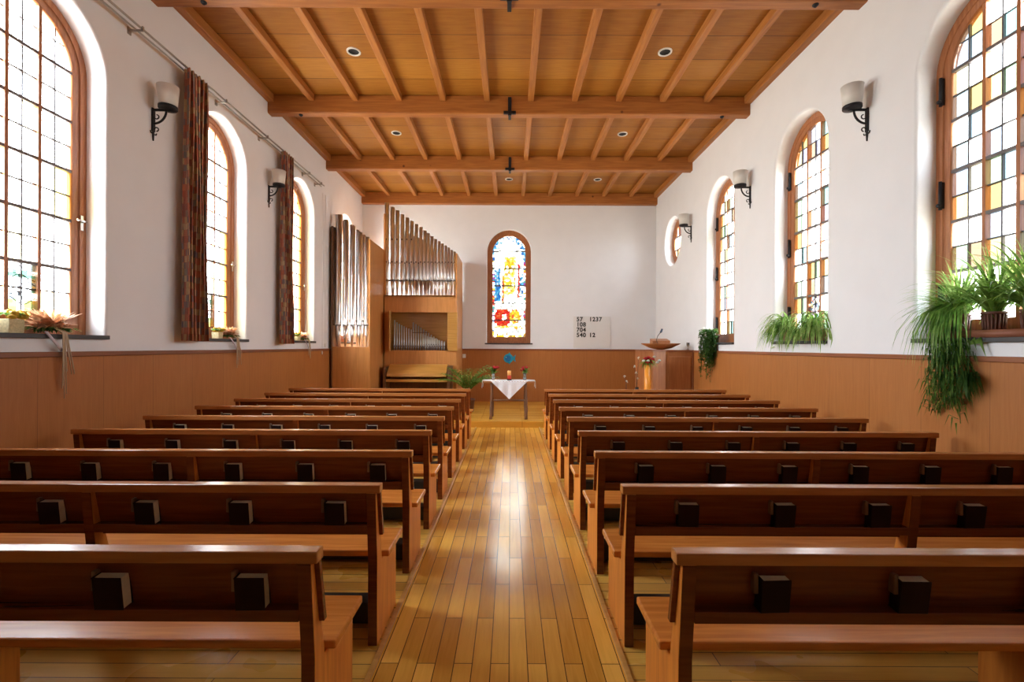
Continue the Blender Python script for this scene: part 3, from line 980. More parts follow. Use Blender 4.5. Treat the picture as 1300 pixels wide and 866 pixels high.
# ------------------------------------------------------------------ organ
org = thing('pipe_organ', 'oak pipe organ with silver pipes filling the left far corner', 'organ', (-2.1, 11.03, PLAT_Z))
def op(mb, name, mat, bevel=0.004, parent=None):
    if parent is None: parent = org
    mb.v = [(x + 2.1, y - 11.03, z - PLAT_Z) for x, y, z in mb.v]
    return mb.build(name, mat, parent, bevel=bevel)
OX0, OX1, OY = -2.97, -1.25, 11.03
# main case
cs = plate('case_front', rect(OX0, OX1 - 0.02, PLAT_Z, 2.74), [rect(-2.79, -1.47, 1.45, 2.34)], OY, OY + 0.03, 'Y', M['organ'])
cs.data.transform(Matrix.Translation((2.1, -11.03, -PLAT_Z))); cs.parent = org
op(MB().box(OX1 - 0.035, OX1, OY - 0.01, YF - 0.03, PLAT_Z, 3.72), 'side_board', M['organ'])
op(MB().box(OX0 - 0.0, OX0 + 0.03, OY, YF - 0.03, PLAT_Z, 2.7), 'side_board', M['organ'])
op(MB().box(OX0, OX0 + 0.045, OY + 0.0, OY + 0.3, 2.7, 4.64), 'pipe_post', M['organ'])
op(MB().box(OX0, OX1, OY + 0.0, YF - 0.03, 2.70, 2.735), 'pipe_shelf', M['organ'])
op(MB().box(OX0 + 0.03, OX1 - 0.03, OY + 0.46, OY + 0.50, 1.30, 2.70), 'swell_back', M['organbox'])
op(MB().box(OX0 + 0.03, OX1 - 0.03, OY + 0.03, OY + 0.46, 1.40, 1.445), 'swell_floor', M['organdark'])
# pedal tower
TY, TX0, TX1 = 9.98, -3.76, -2.965
op(MB().box(TX0, TX1 - 0.03, TY, TY + 0.03, PLAT_Z, 1.53), 'tower_front', M['organ'])
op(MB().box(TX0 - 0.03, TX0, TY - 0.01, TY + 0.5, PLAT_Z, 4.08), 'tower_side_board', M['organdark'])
op(MB().box(TX1 - 0.03, TX1, TY - 0.01, OY, PLAT_Z, 3.80), 'tower_side_board', M['organ'])
op(MB().box(TX0, TX1 - 0.03, TY + 0.01, TY + 0.6, 1.50, 1.53), 'tower_shelf', M['organ'])


def pipe(x, y, z0, zm, zt, r, parent, name='organ_pipe', n=18, rackz=()):
    p = MB()
    rf = r * 0.22
    p.lathe([(rf, z0), (r * 0.97, zm - 0.015)], (x, y, 0), n, 0)
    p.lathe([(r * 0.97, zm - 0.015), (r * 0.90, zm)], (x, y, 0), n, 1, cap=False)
    p.lathe([(r, zm), (r, zt), (r - 0.004, zt), (r - 0.004, zt - 0.05)], (x, y, 0), n, 0, cap=False)
    # mouth: flattened lip plate on the front
    lw = r * 0.62
    p.prism([(x - lw, zm + 0.0), (x + lw, zm), (x, zm + r * 3.2)], y - r - 0.002, y - r * 0.72, 1, 0)
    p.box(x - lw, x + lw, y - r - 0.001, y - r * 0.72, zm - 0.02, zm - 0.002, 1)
    p.box(x - lw - 0.004, x - lw, y - r - 0.006, y - r * 0.6, zm - 0.03, zm + 0.03, 0)
    p.box(x + lw, x + lw + 0.004, y - r - 0.006, y - r * 0.6, zm - 0.03, zm + 0.03, 0)
    for rz in rackz:
        if rz < zt - 0.05:
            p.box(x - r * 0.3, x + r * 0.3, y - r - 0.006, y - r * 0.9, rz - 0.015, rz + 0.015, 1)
    p.v = [(a + 2.1, b - 11.03, c_ - PLAT_Z) for a, b, c_ in p.v]
    o = p.build(name, [M['swell' if name == 'swell_pipe' else 'pipe'], M['pipedark']], parent)
    return o


tops = [4.34, 4.21, 4.10, 3.97, 3.87]
for i, zt in enumerate(tops):
    pipe(TX0 + 0.085 + i * 0.152, TY + 0.10, 1.53, 2.0, zt, 0.064 - i * 0.004, org)
for i in range(6):
    pipe(TX0 + 0.04 + i * 0.13, TY + 0.30, 1.53, 2.1, 4.40 - i * 0.11, 0.052 - i * 0.003, org)
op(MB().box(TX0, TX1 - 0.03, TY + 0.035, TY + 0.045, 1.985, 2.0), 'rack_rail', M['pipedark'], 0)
# main facade
xs = [348, 380, 407, 434, 461, 486, 511, 536, 558, 577, 597, 617, 637, 655, 673, 690, 706, 722]
ys = [80, 104, 122, 143, 162, 180, 197, 213, 231, 247, 263, 278, 290, 302, 313, 325, 338, 346]
for i, (a, b) in enumerate(zip(xs, ys)):
    d = OY + 0.09
    x = ((410 + a / 4.33) - 648) / 600 * d
    zt = CAM_H + (440 - (240 + b / 4.33)) / 600 * d
    pipe(x, d, 2.735, 3.10, zt, 0.050 - 0.0012 * i, org, rackz=(4.05 if i < 6 else 9, 3.52))
for i in range(16):
    x = -2.80 + i * 0.098
    pipe(x, OY + 0.26, 2.735, 3.15, 4.45 - 0.052 * i, 0.038 - 0.0008 * i, org)
for z in (3.08, 3.50):
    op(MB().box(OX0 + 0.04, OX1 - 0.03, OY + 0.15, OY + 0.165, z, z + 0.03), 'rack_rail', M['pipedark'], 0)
# swell pipes in the opening
for i in range(22):
    x = -2.74 + i * 0.056
    zt = 2.16 - 0.50 * (i / 21) ** 0.75
    pipe(x, OY + 0.14, 1.445, 1.56, zt, 0.016, org, 'swell_pipe', 10)
for i in range(13):
    x = -2.34 + i * 0.062
    zt = 2.12 - 0.042 * i
    pipe(x, OY + 0.34, 1.445, 1.60, zt, 0.017, org, 'swell_pipe', 10)
op(MB().box(-2.3, -1.95, OY + 0.11, OY + 0.12, 1.86, 1.875), 'pipe_stay', M['peg'], 0)
# doors of the swell opening
Mt = Matrix.Translation((-2.79, OY - 0.005, 0)) @ Matrix.Rotation(math.radians(-80), 4, 'Z')
lf = MB().box(0, 0.3, -0.025, 0, 1.43, 2.36); lf.v = [tuple(Mt @ Vector(p)) for p in lf.v]
op(lf, 'swell_door', M['organbox'])
op(MB().box(-1.465, -1.235, OY - 0.045, OY - 0.015, 1.44, 2.34), 'swell_door', M['organbox'])
# console
op(MB().prism([(OY - 0.42, 0.86), (OY - 0.02, 0.98), (OY - 0.02, 1.13), (OY - 0.15, 1.13), (OY - 0.40, 0.93)], -2.78, -1.44, 0), 'console_lid', M['organbox'])
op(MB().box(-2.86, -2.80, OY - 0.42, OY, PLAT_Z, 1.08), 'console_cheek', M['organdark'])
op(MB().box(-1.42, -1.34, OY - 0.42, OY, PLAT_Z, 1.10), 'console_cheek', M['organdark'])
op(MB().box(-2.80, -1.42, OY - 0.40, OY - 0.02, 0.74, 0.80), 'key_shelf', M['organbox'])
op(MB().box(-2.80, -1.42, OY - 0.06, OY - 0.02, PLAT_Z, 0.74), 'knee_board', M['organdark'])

# light switch by the organ
t = thing('light_switch', 'small white light switch on the back wall beside the organ', 'switch', (-1.20, YF - 0.022, 1.30))
MB().box(-0.04, 0.04, -0.012, 0, -0.05, 0.05).build('plate', M['switch'], t, bevel=0.003)
MB().box(-0.02, 0.02, -0.018, -0.010, -0.025, 0.025).build('rocker', M['switch'], t, bevel=0.002)


# ------------------------------------------------------------------ hymn board
t = thing('hymn_board', 'white hymn number board mounted on the far wall', 'hymn board', (2.12, YF - 0.002, 1.52))
MB().box(-0.48, 0.48, -0.018, 0.0, 0, 0.82).build('board', M['boardw'], t, bevel=0.002)
def digit(ch, x, z, h):
    cu = bpy.data.curves.new('t', 'FONT'); cu.body = ch; cu.size = h * 1.37; cu.extrude = 0.003; cu.offset = 0.0045; cu.align_x = 'CENTER'
    o = bpy.data.objects.new('t', cu); COL.objects.link(o)
    dg = bpy.context.evaluated_depsgraph_get(); dg.update()
    me = bpy.data.meshes.new_from_object(o.evaluated_get(dg))
    bpy.data.objects.remove(o); bpy.data.curves.remove(cu)
    for v in me.vertices:
        a, b, c_ = v.co; v.co = (a + x, -0.0215 - c_, b + z)
    me.materials.clear(); me.materials.append(M['ink'])
    q = bpy.data.objects.new('numeral', me); COL.objects.link(q); q.parent = t
px = 12.3 / 600
for txt, xp, yp in (('57', 731.5, 407.3), ('1237', 747.5, 407.3), ('108', 731.5, 414), ('704', 731.5, 420.7), ('540', 731.5, 427.3), ('12', 747.5, 427.3)):
    for k, ch in enumerate(txt):
        digit(ch, (xp + 2 + 4.1 * k - 648) * px - 2.12, CAM_H - (yp + 0.6 - 440.4) * px - 1.52, 0.112)

# ------------------------------------------------------------------ blue fish on the wall
t = thing('paper_fish', 'blue paper fish fixed to the wooden panelling above the altar table', 'fish decoration', (-0.05, YF - 0.03, 1.24))
MB().lathe([(0.12, -0.006), (0.125, 0), (0.12, 0.006)], (0, 0, 0), 28, axis=1, sx=1.0, sy=0.95, smooth=False).build('body', M['bluel'], t)
MB().prism([(0.10, 0.02), (0.19, 0.10), (0.17, 0.0), (0.19, -0.09), (0.10, -0.02)], -0.006, 0.006, 1).build('tail', M['bluel'], t)
MB().prism([(-0.03, 0.10), (0.03, 0.16), (0.06, 0.10)], -0.006, 0.006, 1).build('fin', M['bluel'], t)
MB().prism([(-0.03, -0.10), (0.03, -0.15), (0.06, -0.10)], -0.006, 0.006, 1).build('fin', M['bluel'], t)
MB().lathe([(0.08, -0.012), (0.08, -0.006)], (-0.01, 0, 0), 24, axis=1, smooth=False).build('scales', M['blue'], t)
MB().lathe([(0.012, -0.016), (0.012, -0.012)], (-0.06, 0, 0.03), 12, axis=1, smooth=False).build('eye', M['white'], t)

# ------------------------------------------------------------------ altar table
TYc = 9.48
t = thing('altar_table', 'small rustic wooden altar table with branch legs on the platform', 'table', (-0.03, TYc, PLAT_Z))
MB().box(-0.51, 0.51, -0.24, 0.24, 0.715, 0.75).build('tabletop', M['tabletop'], t, bevel=0.008)
for sx in (-1, 1):
    for sy in (-1, 1):
        pts = []
        for k in range(8):
            f = k / 7
            pts.append((sx * 0.34 + 0.010 * math.sin(5 * f + sx + sy), sy * 0.19 + 0.008 * math.sin(7 * f + sx * 2), 0.715 * f))
        rs = [0.034, 0.026, 0.030, 0.025, 0.028, 0.027, 0.024, 0.032]
        MB().tube(pts, rs, 10).build('leg', M['bark'], t)
    MB().tube([(sx * 0.35, -0.19, 0.34), (sx * 0.345, 0, 0.35), (sx * 0.35, 0.19, 0.34)], 0.014, 8).build('side_stretcher', M['bark'], t)
MB().tube([(-0.345, 0, 0.35), (0, 0.005, 0.36), (0.345, 0, 0.35)], 0.016, 8).build('stretcher', M['bark'], t)
# cloth: a square laid diagonally, front corner hanging
cl = MB()
n = 22
hz = TYc - 0.24
vs = []
def clp(a, b):
    # a,b in [-1,1] -> square rotated 45 degrees, half diagonal along x 0.47 / y 0.50
    dx = (a - b) * 0.5 * 0.605
    dy = (a + b) * 0.5 * 0.605
    x, y = dx, dy
    z = 0.754
    if y < -0.245:
        dr = -0.245 - y
        z = 0.754 - dr * 0.98
        y = -0.252 - 0.012 * math.sin(x * 34) * min(1, dr * 6)
    if y > 0.245:
        z = 0.754 - (y - 0.245) * 0.98; y = 0.252
    if x < -0.515: x = -0.522; z -= 0.04
    if x > 0.515: x = 0.522; z -= 0.04
    return (x, y, z)
for j in range(n + 1):
    for i in range(n + 1):
        vs.append(clp(-1 + 2 * i / n, -1 + 2 * j / n))
cl.add(vs, [(j * (n + 1) + i, j * (n + 1) + i + 1, (j + 1) * (n + 1) + i + 1, (j + 1) * (n + 1) + i) for j in range(n) for i in range(n)], 0, False)
o = cl.build('tablecloth', M['cloth'], None, loc=(-0.02, TYc, PLAT_Z), solid=0.003)
tag(o, 'white cloth laid diagonally on the altar table, one corner hanging', 'tablecloth')
rn = MB()
rn.box(-0.525, 0.525, -0.17, 0.17, 0.7505, 0.7535).box(-0.528, -0.5235, -0.17, 0.17, 0.70, 0.7535).box(0.5235, 0.528, -0.17, 0.17, 0.70, 0.7535)
for sx in (-1, 1):
    for k in (-0.17, 0.17):
        rn.tube([(sx * 0.527, k, 0.70), (sx * 0.527, k, 0.61)], [0.004, 0.010], 6)
o = rn.build('table_runner', M['white'], None, loc=(-0.03, TYc, PLAT_Z))
tag(o, 'pale runner with tassels along the altar table under the cloth', 'table runner')
ZT = PLAT_Z + 0.757


def rose(mb, c, r, mi):
    for k in range(4):
        rr_ = r * (1 - 0.2 * k)
        for q in range(5):
            a = q * 2 * PI / 5 + k * 0.6
            p = Vector(c) + Vector((math.cos(a) * rr_ * 0.5, math.sin(a) * rr_ * 0.5, 0.18 * k * r))
            mb.ball(tuple(p), rr_ * 0.55, 6, mi, 0.9)
    mb.ball(c, r * 0.7, 8, mi)


def posy(x, lab, flip):
    t = thing('flower_vase', lab, 'vase of flowers', (x, TYc - 0.02, ZT))
    MB().lathe([(0.03, 0.0), (0.035, 0.01), (0.028, 0.08), (0.036, 0.15), (0.033, 0.15), (0.024, 0.08), (0.03, 0.015), (0.001, 0.012)], n=16, cap=False).build('vase', M['vase'], t)
    st = MB()
    for q in range(30):
        a = rnd.uniform(0, 2 * PI)
        l = rnd.uniform(0.06, 0.22) * (1.2 if (math.cos(a) * flip > 0) else 0.8)
        z1 = rnd.uniform(0.14, 0.26)
        st.leaf([(0, 0, 0.10), (math.cos(a) * l * .4, math.sin(a) * l * .25, z1), (math.cos(a) * l, math.sin(a) * l * .5, z1 + rnd.uniform(-0.03, 0.05))], 0.06)
    for q in range(5):
        st.tube([(0, 0, 0.02), (rnd.uniform(-.04, .04), rnd.uniform(-.03, .03), 0.2)], 0.003, 5)
    st.build('foliage', M['green'], t)
    rs_ = MB()
    for q in range(4):
        rose(rs_, (0.03 * flip * -1 + rnd.uniform(-0.055, 0.055), rnd.uniform(-0.04, 0.02), 0.22 + rnd.uniform(-0.03, 0.05)), 0.04, 0)
    rs_.build('roses', M['red'], t)
posy(-0.34, 'glass vase with red roses at the left of the altar table', -1)
posy(0.29, 'glass vase with red roses at the right of the altar table', 1)
t = thing('candle', 'red and orange pillar candle in the middle of the altar table', 'candle', (-0.02, TYc - 0.05, ZT))
MB().lathe([(0.045, 0), (0.05, 0.01), (0.045, 0.025), (0.03, 0.025)], n=16).build('holder', M['iron'], t)
MB().lathe([(0.036, 0.02), (0.036, 0.10)], n=16).build('lower_wax', M['wax'], t)
MB().lathe([(0.036, 0.10), (0.036, 0.19), (0.02, 0.186), (0.001, 0.18)], n=16).build('upper_wax', M['waxo'], t)
MB().tube([(0, 0, 0.18), (0, 0, 0.205)], 0.002, 5).build('wick', M['ink'], t)

# ------------------------------------------------------------------ pulpit, with desk bowl
pf = [(2.84, 10.30), (2.87, 10.12), (2.98, 9.86), (3.18, 9.68), (3.745, 9.66), (3.745, 9.72), (3.20, 9.74), (3.03, 9.91), (2.93, 10.14), (2.90, 10.30), (2.90, 10.75), (2.84, 10.75)]
t = thing('pulpit', 'cherry wood pulpit in the right corner of the platform', 'pulpit', (3.2, 9.9, PLAT_Z))
def pp_(mb, name, mat, bevel=0.004):
    mb.v = [(x - 3.2, y - 9.9, z) for x, y, z in mb.v]
    return mb.build(name, mat, t, bevel=bevel)
pp_(MB().prism(pf, 0.0, 1.34, 2), 'curved_body', M['pulpit'])
cap_ = [(x + (-0.02 if x < 3.1 else 0), y - 0.02) if i < 5 else (x, y) for i, (x, y) in enumerate(pf)]
pp_(MB().prism(cap_, 1.34, 1.375, 2), 'top_moulding', M['rail'], 0.006)
pp_(MB().box(3.24, 3.69, 9.645, 9.665, 0.15, 1.24), 'raised_panel', M['pulpit'], 0.012)
pp_(MB().box(3.21, 3.235, 9.65, 9.668, 0.0, 1.34), 'corner_bead', M['pulpit'], 0.006)
pp_(MB().box(3.715, 3.745, 9.64, 9.66, 0.0, 1.34), 'wall_post', M['rail'], 0.004)
# desk
dk = thing('lectern_desk', 'round dark wooden reading desk bowl on top of the pulpit', 'lectern', (3.13, 9.85, PLAT_Z + 1.375))
MB().lathe([(0.07, 0.0), (0.10, 0.012), (0.22, 0.035), (0.40, 0.12), (0.405, 0.135), (0.38, 0.135), (0.20, 0.07), (0.001, 0.06)], n=40, cap=False, sy=0.62).build('bowl', M['pulpit'], dk)
MB().prism([(-0.09, 0.09), (0.12, 0.09), (0.12, 0.235), (-0.09, 0.19)], -0.19, 0.17, 0).build('book_rest', M['pulpit'], dk, bevel=0.006)
m_ = thing('microphone', 'small gooseneck microphone standing on the pulpit reading desk', 'microphone', (3.06, 9.74, PLAT_Z + 1.375 + 0.10))
MB().lathe([(0.03, 0), (0.03, 0.012), (0.01, 0.02)], n=14).build('base', M['iron'], m_)
MB().tube([(0, 0, 0.01), (-0.04, -0.01, 0.05), (-0.055, -0.015, 0.11), (-0.03, -0.02, 0.19), (0.02, -0.02, 0.25)], 0.006, 8).build('gooseneck', M['iron'], m_)
MB().tube([(0.02, -0.02, 0.25), (0.035, -0.02, 0.27), (0.06, -0.02, 0.33)], [0.012, 0.022, 0.018], 10).build('capsule', M['micm'], m_)
g_ = thing('drinking_glass', 'small clear stemmed glass on the pulpit ledge by the wall', 'glass', (3.64, 9.69, PLAT_Z + 1.375))
MB().lathe([(0.032, 0), (0.03, 0.006), (0.006, 0.012), (0.006, 0.07), (0.028, 0.09), (0.032, 0.15), (0.03, 0.15), (0.024, 0.092), (0.001, 0.078)], n=16, cap=False).build('bowl_and_stem', M['vase'], g_)

# tall amber vase with bouquet
t = thing('floor_vase', 'tall slim amber vase with red and white bouquet before the pulpit', 'vase of flowers', (2.72, 9.36, PLAT_Z))
MB().lathe([(0.075, 0), (0.078, 0.02), (0.068, 0.6), (0.062, 1.08), (0.055, 1.08), (0.05, 0.8)], n=20).build('column_vase', M['amber'], t)
f = MB()
for q in range(46):
    a = rnd.uniform(0, 2 * PI); l = rnd.uniform(0.08, 0.24)
    f.leaf([(0, 0, 1.04), (math.cos(a) * l * .5, math.sin(a) * l * .5, 1.12 + rnd.uniform(-.03, .08)), (math.cos(a) * l, math.sin(a) * l, 1.10 + rnd.uniform(-0.12, 0.12))], 0.04)
f.build('foliage', M['green'], t)
f = MB()
for x_, z_ in ((-0.06, 1.20), (0.0, 1.22), (0.07, 1.19), (0.04, 1.13), (-0.03, 1.13)): rose(f, (x_, -0.08 + rnd.uniform(0, .03), z_), 0.045, 0)
f.build('roses', M['red'], t)
f = MB()
for x_, z_ in ((-0.11, 1.16), (-0.02, 1.16), (0.10, 1.24), (0.16, 1.13), (0.20, 1.17)): rose(f, (x_, -0.10, z_), 0.034, 0)
f.build('white_blossoms', M['white'], t)

# slim dark vases with white tipped twigs
def twig(x, y, tips, lab, h=0.55):
    t = thing('twig_vase', lab, 'decoration', (x, y, PLAT_Z))
    MB().lathe([(0.05, 0), (0.055, 0.02), (0.03, h * 0.8), (0.035, h), (0.03, h), (0.02, h * 0.8)], n=14).build('vase', M['iron'], t)
    tw = MB(); bl = MB()
    for tx, tz in tips:
        tw.tube([(0, 0, h - 0.1), (tx * 0.4, 0, h + (tz - h) * .5), (tx, -0.01, tz)], 0.005, 6)
        bl.ball((tx, -0.01, tz), 0.018, 8)
        for q in range(3): bl.ball((tx + rnd.uniform(-.02, .02), -0.01, tz - rnd.uniform(0, .03)), 0.010, 6)
    tw.build('twigs', M['bark'], t); bl.build('white_buds', M['white'], t)
twig(2.36, 9.6, ((-0.04, 0.84), (0.0, 0.74)), 'low dark vase with two white buds behind the front right pew')
twig(2.56, 9.55, ((-0.02, 0.92), (0.03, 1.22), (-0.05, 1.05), (0.01, 0.80)), 'dark vase with tall white tipped twigs beside the amber vase', 0.62)


# ------------------------------------------------------------------ plants
def fronds(t, n, l0, l1, w, mat, base, up=(0.3, 1.0), droop=1.0, bias=None, bw=0.04, name='leaves', by=None):
    mb = MB()
    for q in range(n):
        a = rnd.uniform(0, 2 * PI)
        d = Vector((math.cos(a), math.sin(a), 0))
        if bias: d = (d + Vector(bias)).normalized()
        l = rnd.uniform(l0, l1)
        e = rnd.uniform(*up)
        p = Vector(base) + Vector((rnd.uniform(-bw, bw), rnd.uniform(-(by or bw), (by or bw)), 0))
        v = d * math.cos(e * 1.3) + Vector((0, 0, math.sin(e * 1.3)))
        pts = [p.copy()]
        for k in range(9):
            pts.append(pts[-1] + v * (l / 9))
            v = (v + Vector((0, 0, -0.20 * droop * (0.5 + k * 0.14)))).normalized()
        mb.leaf(pts, w * rnd.uniform(0.7, 1.2))
    return mb.build(name, mat, t)


def fit(t, wallx, s, c):
    """leaves stay on the room side of the wall, inside the opening and above the sill"""
    for o in t.children:
        if o.type != 'MESH' or o.name.startswith(('pot', 'soil', 'basket')): continue
        for v in o.data.vertices:
            x, y, z = v.co + t.location
            dep = (x - wallx) * s            # > 0 inside the reveal
            if dep > 0.16: dep = 0.16 + (dep - 0.16) * 0.02
            lim = R0 - 0.035
            off = y - c
            if dep > -0.012:
                if abs(off) > lim:
                    if abs(off) < lim + 0.05: y = c + math.copysign(lim - 0.002, off)
                    else: dep = -0.012 - 0.02 * abs(math.sin(v.index))
            if -0.045 < dep and z < SZ + 0.004:
                if z > SZ - 0.05: z = SZ + 0.004
                else: dep = -0.05
            if z < SZ and dep > -0.05: dep = -0.05
            v.co = Vector((wallx + s * dep, y, z)) - t.location


def keep(o, xmax=None, xmin=None):
    for v in o.data.vertices:
        gx = v.co.x
        if xmax is not None and gx > xmax: v.co.x = xmax - (gx - xmax) * 0.08
        if xmin is not None and gx < xmin: v.co.x = xmin + (xmin - gx) * 0.08


def pot(t, r, h, mat, ribs=False, z=0):
    n = 40
    mb = MB()
    prof = [(r * 0.78, 0), (r * 0.95, h * 0.9), (r * 1.02, h * 0.9), (r * 1.04, h), (r * 0.95, h), (r * 0.9, h * 0.85)]
    mb.lathe(prof, (0, 0, z), n)
    if ribs:
        for i in range(20):
            a = i * PI / 10
            mb.tube([(r * 0.8 * math.cos(a), r * 0.8 * math.sin(a), z + 0.01), (r * 0.97 * math.cos(a), r * 0.97 * math.sin(a), z + h * 0.88)], 0.006, 5)
    mb.build('pot', mat, t)
    MB().lathe([(0.001, h * 0.86), (r * 0.9, h * 0.86)], (0, 0, z), 20, cap=False).build('soil', M['soil'], t)


SZ = SILL + 0.018
# right near window: three spider plants in ribbed pots and a terracotta box, plus hanging mass
bx_ = thing('window_box', 'long terracotta planter tray on the nearest right window sill', 'planter', (XR + 0.07, 3.78, SZ))
tr = plate('tray', rect(-0.09, 0.09, -0.46, 0.40), [rect(-0.08, 0.08, -0.45, 0.39)], 0, 0.06, 'Y', M['terracotta'])
for v in tr.data.vertices:
    x, y, z = v.co; v.co = (x, z, y)
tr.parent = bx_
MB().box(-0.085, 0.085, -0.455, 0.395, 0.0, 0.012).build('tray_base', M['terracotta'], bx_)
spec = [(4.03, 110, 'trailing spider plant in brown pot, far end of nearest right sill', 0.105),
        (3.74, 80, 'spider plant in ribbed brown pot, middle of nearest right sill', 0.115),
        (3.45, 80, 'spider plant in brown pot, near end of nearest right sill', 0.105)]
for (y, n, lab, r) in spec:
    t = thing('spider_plant', lab, 'potted plant', (XR + 0.055, y, SZ + 0.013), 'spider plants on the right sills')
    pot(t, min(r, 0.075) if False else 0.075, 0.19, M['pot'], True)
    o = fronds(t, n, 0.30 if y > 4 else 0.40, 0.50 if y > 4 else 0.72, 0.02, M['green'], (0, 0, 0.17), (0.35, 1.05), 1.0, (-0.35, 0, 0), 0.03, 'leaves'); keep(o, xmax=0.09)
    o = fronds(t, n, 0.30, 0.52 if y > 4 else 0.68, 0.018, M['lime'], (0, 0, 0.17), (0.55, 1.15), 0.8, (-0.3, 0, 0), 0.03, 'pale_leaves'); keep(o, xmax=0.09)
    if y > 4:
        # long blades leaning out and falling over the sill
        mb = MB(); ml = MB()
        for q in range(84):
            yy = rnd.gauss(0.0, 0.13)
            z0 = 0.18
            out = rnd.uniform(0.15, 0.32)
            fall = rnd.uniform(0.20, 0.50)
            pts = [(0, yy * 0.2, z0), (-out * .35, yy * .5, z0 + 0.10), (-out * .75, yy * .85, z0 + 0.03), (-out, yy * 1.1, z0 - fall * .4), (-out - 0.02, yy * 1.25 + rnd.uniform(-.03, .03), z0 - fall)]
            (mb if q % 3 else ml).leaf(pts, 0.020)
        mb.build('falling_leaves', M['green'], t); ml.build('pale_falling_leaves', M['lime'], t)
        mb = MB(); mc = MB()
        for c_ in range(16):
            sy = rnd.uniform(-0.20, 0.12); sx = rnd.uniform(-0.20, -0.08); L = rnd.uniform(0.40, 0.74)
            mb.tube([(-0.05, sy * .3, 0.17), (sx, sy, 0.05), (sx + rnd.uniform(-.02, .02), sy * 1.1, -L * .6), (sx, sy * 1.2, -L)], 0.003, 5)
            for q in range(46):
                zz = -rnd.uniform(0.05, 1.0) * L
                a = rnd.uniform(0, 2 * PI); l = rnd.uniform(0.06, 0.15)
                pts = [(sx, sy * 1.1, zz), (sx + math.cos(a) * l * .4, sy * 1.1 + math.sin(a) * l * .6, zz + rnd.uniform(0, .03)), (max(-.3, sx + math.cos(a) * l * .5), sy * 1.1 + math.sin(a) * l, zz - l * .7)]
                (mb if rnd.random() < .6 else mc).leaf(pts, 0.014)
        keep(mb.build('hanging_runners', M['darkgreen'], t), xmax=-0.075)
        keep(mc.build('hanging_plantlets', M['green'], t), xmax=-0.075)
    if 3.6 < y < 4:
        mb = MB()
        mb.tube([(-0.04, 0.0, 0.17), (-0.16, 0.02, 0.12), (-0.17, 0.03, -0.2), (-0.165, 0.03, -0.38)], 0.003, 5)
        for q in range(110):
            a = rnd.uniform(0, 2 * PI); l = rnd.uniform(0.05, 0.14)
            mb.leaf([(-0.165, 0.03, -0.34), (-0.165 + math.cos(a) * l * .35, 0.03 + math.sin(a) * l * .5, -0.33 + rnd.uniform(-.04, .05)), (-0.165 + math.cos(a) * l * .4, 0.03 + math.sin(a) * l * .9, -0.38 - rnd.uniform(0, .15))], 0.012)
        keep(mb.build('hanging_plantlet', M['darkgreen'], t), xmax=-0.075)

# second right window: two spider plants
for (y, lab, mt, pm) in ((6.50, 'pale spider plant in pink pot, far end of second right sill', 'lime', 'pinkpot'),
                         (5.92, 'pale spider plant in brown pot, near end of second right sill', 'lime', 'pot')):
    t = thing('spider_plant', lab, 'potted plant', (XR + 0.045, y, SZ), 'spider plants on the right sills')
    pot(t, 0.075, 0.15, M[pm])
    o = fronds(t, 130, 0.34, 0.62, 0.018, M['lime'], (0, 0, 0.13), (0.2, 1.0), 2.2, (-0.8, 0, 0), 0.03, 'pale_leaves'); keep(o, xmax=0.09)
    o = fronds(t, 80, 0.32, 0.60, 0.018, M['green'], (0, 0, 0.13), (0.2, 1.0), 2.2, (-0.8, 0, 0), 0.03, 'leaves'); keep(o, xmax=0.09)
# third right window: dark trailing plant
t = thing('trailing_plant', 'dark green trailing plant with white flowers on farthest right sill', 'potted plant', (XR + 0.04, 8.80, SZ))
pot(t, 0.08, 0.14, M['pot'])
mb = MB(); wf = MB()
for c_ in range(46):
    sy = rnd.uniform(-0.26, 0.26); sx = rnd.uniform(-0.24, -0.07); L = rnd.uniform(0.25, 0.80) * (1 - abs(sy) * 2.2)
    mb.tube([(0, sy * .3, 0.13), (sx * .7, sy * .8, 0.22), (sx, sy, 0.0), (sx, sy * .9, -L)], 0.003, 5)
    for q in range(34):
        zz = rnd.uniform(-L, 0.24)
        a = rnd.uniform(0, 2 * PI); l = rnd.uniform(0.03, 0.07)
        mb.leaf([(sx, sy, zz), (sx + math.cos(a) * l * .6, sy + math.sin(a) * l * .6, zz + .01), (sx + math.cos(a) * l, sy + math.sin(a) * l, zz - l * .4)], 0.032)
    if c_ % 2: wf.ball((sx - 0.03, sy, rnd.uniform(-L, 0.24)), 0.015, 6)
for q in range(8): wf.ball((rnd.uniform(-.2, -.05), rnd.uniform(-.1, .15), 0.26 + rnd.uniform(-.02, .03)), 0.018, 6)
keep(mb.build('foliage', M['darkgreen'], t), xmax=-0.055)
wf.build('white_flowers', M['white'], t)
mb = MB()
for q in range(26):
    a = rnd.uniform(0, 2 * PI); l = rnd.uniform(0.03, 0.09)
    mb.leaf([(0, 0, 0.12), (math.cos(a) * l * .4, math.sin(a) * l * .6, 0.2), (math.cos(a) * l * .5, math.sin(a) * l, 0.26)], 0.03)
mb.build('upright_leaves', M['green'], t)

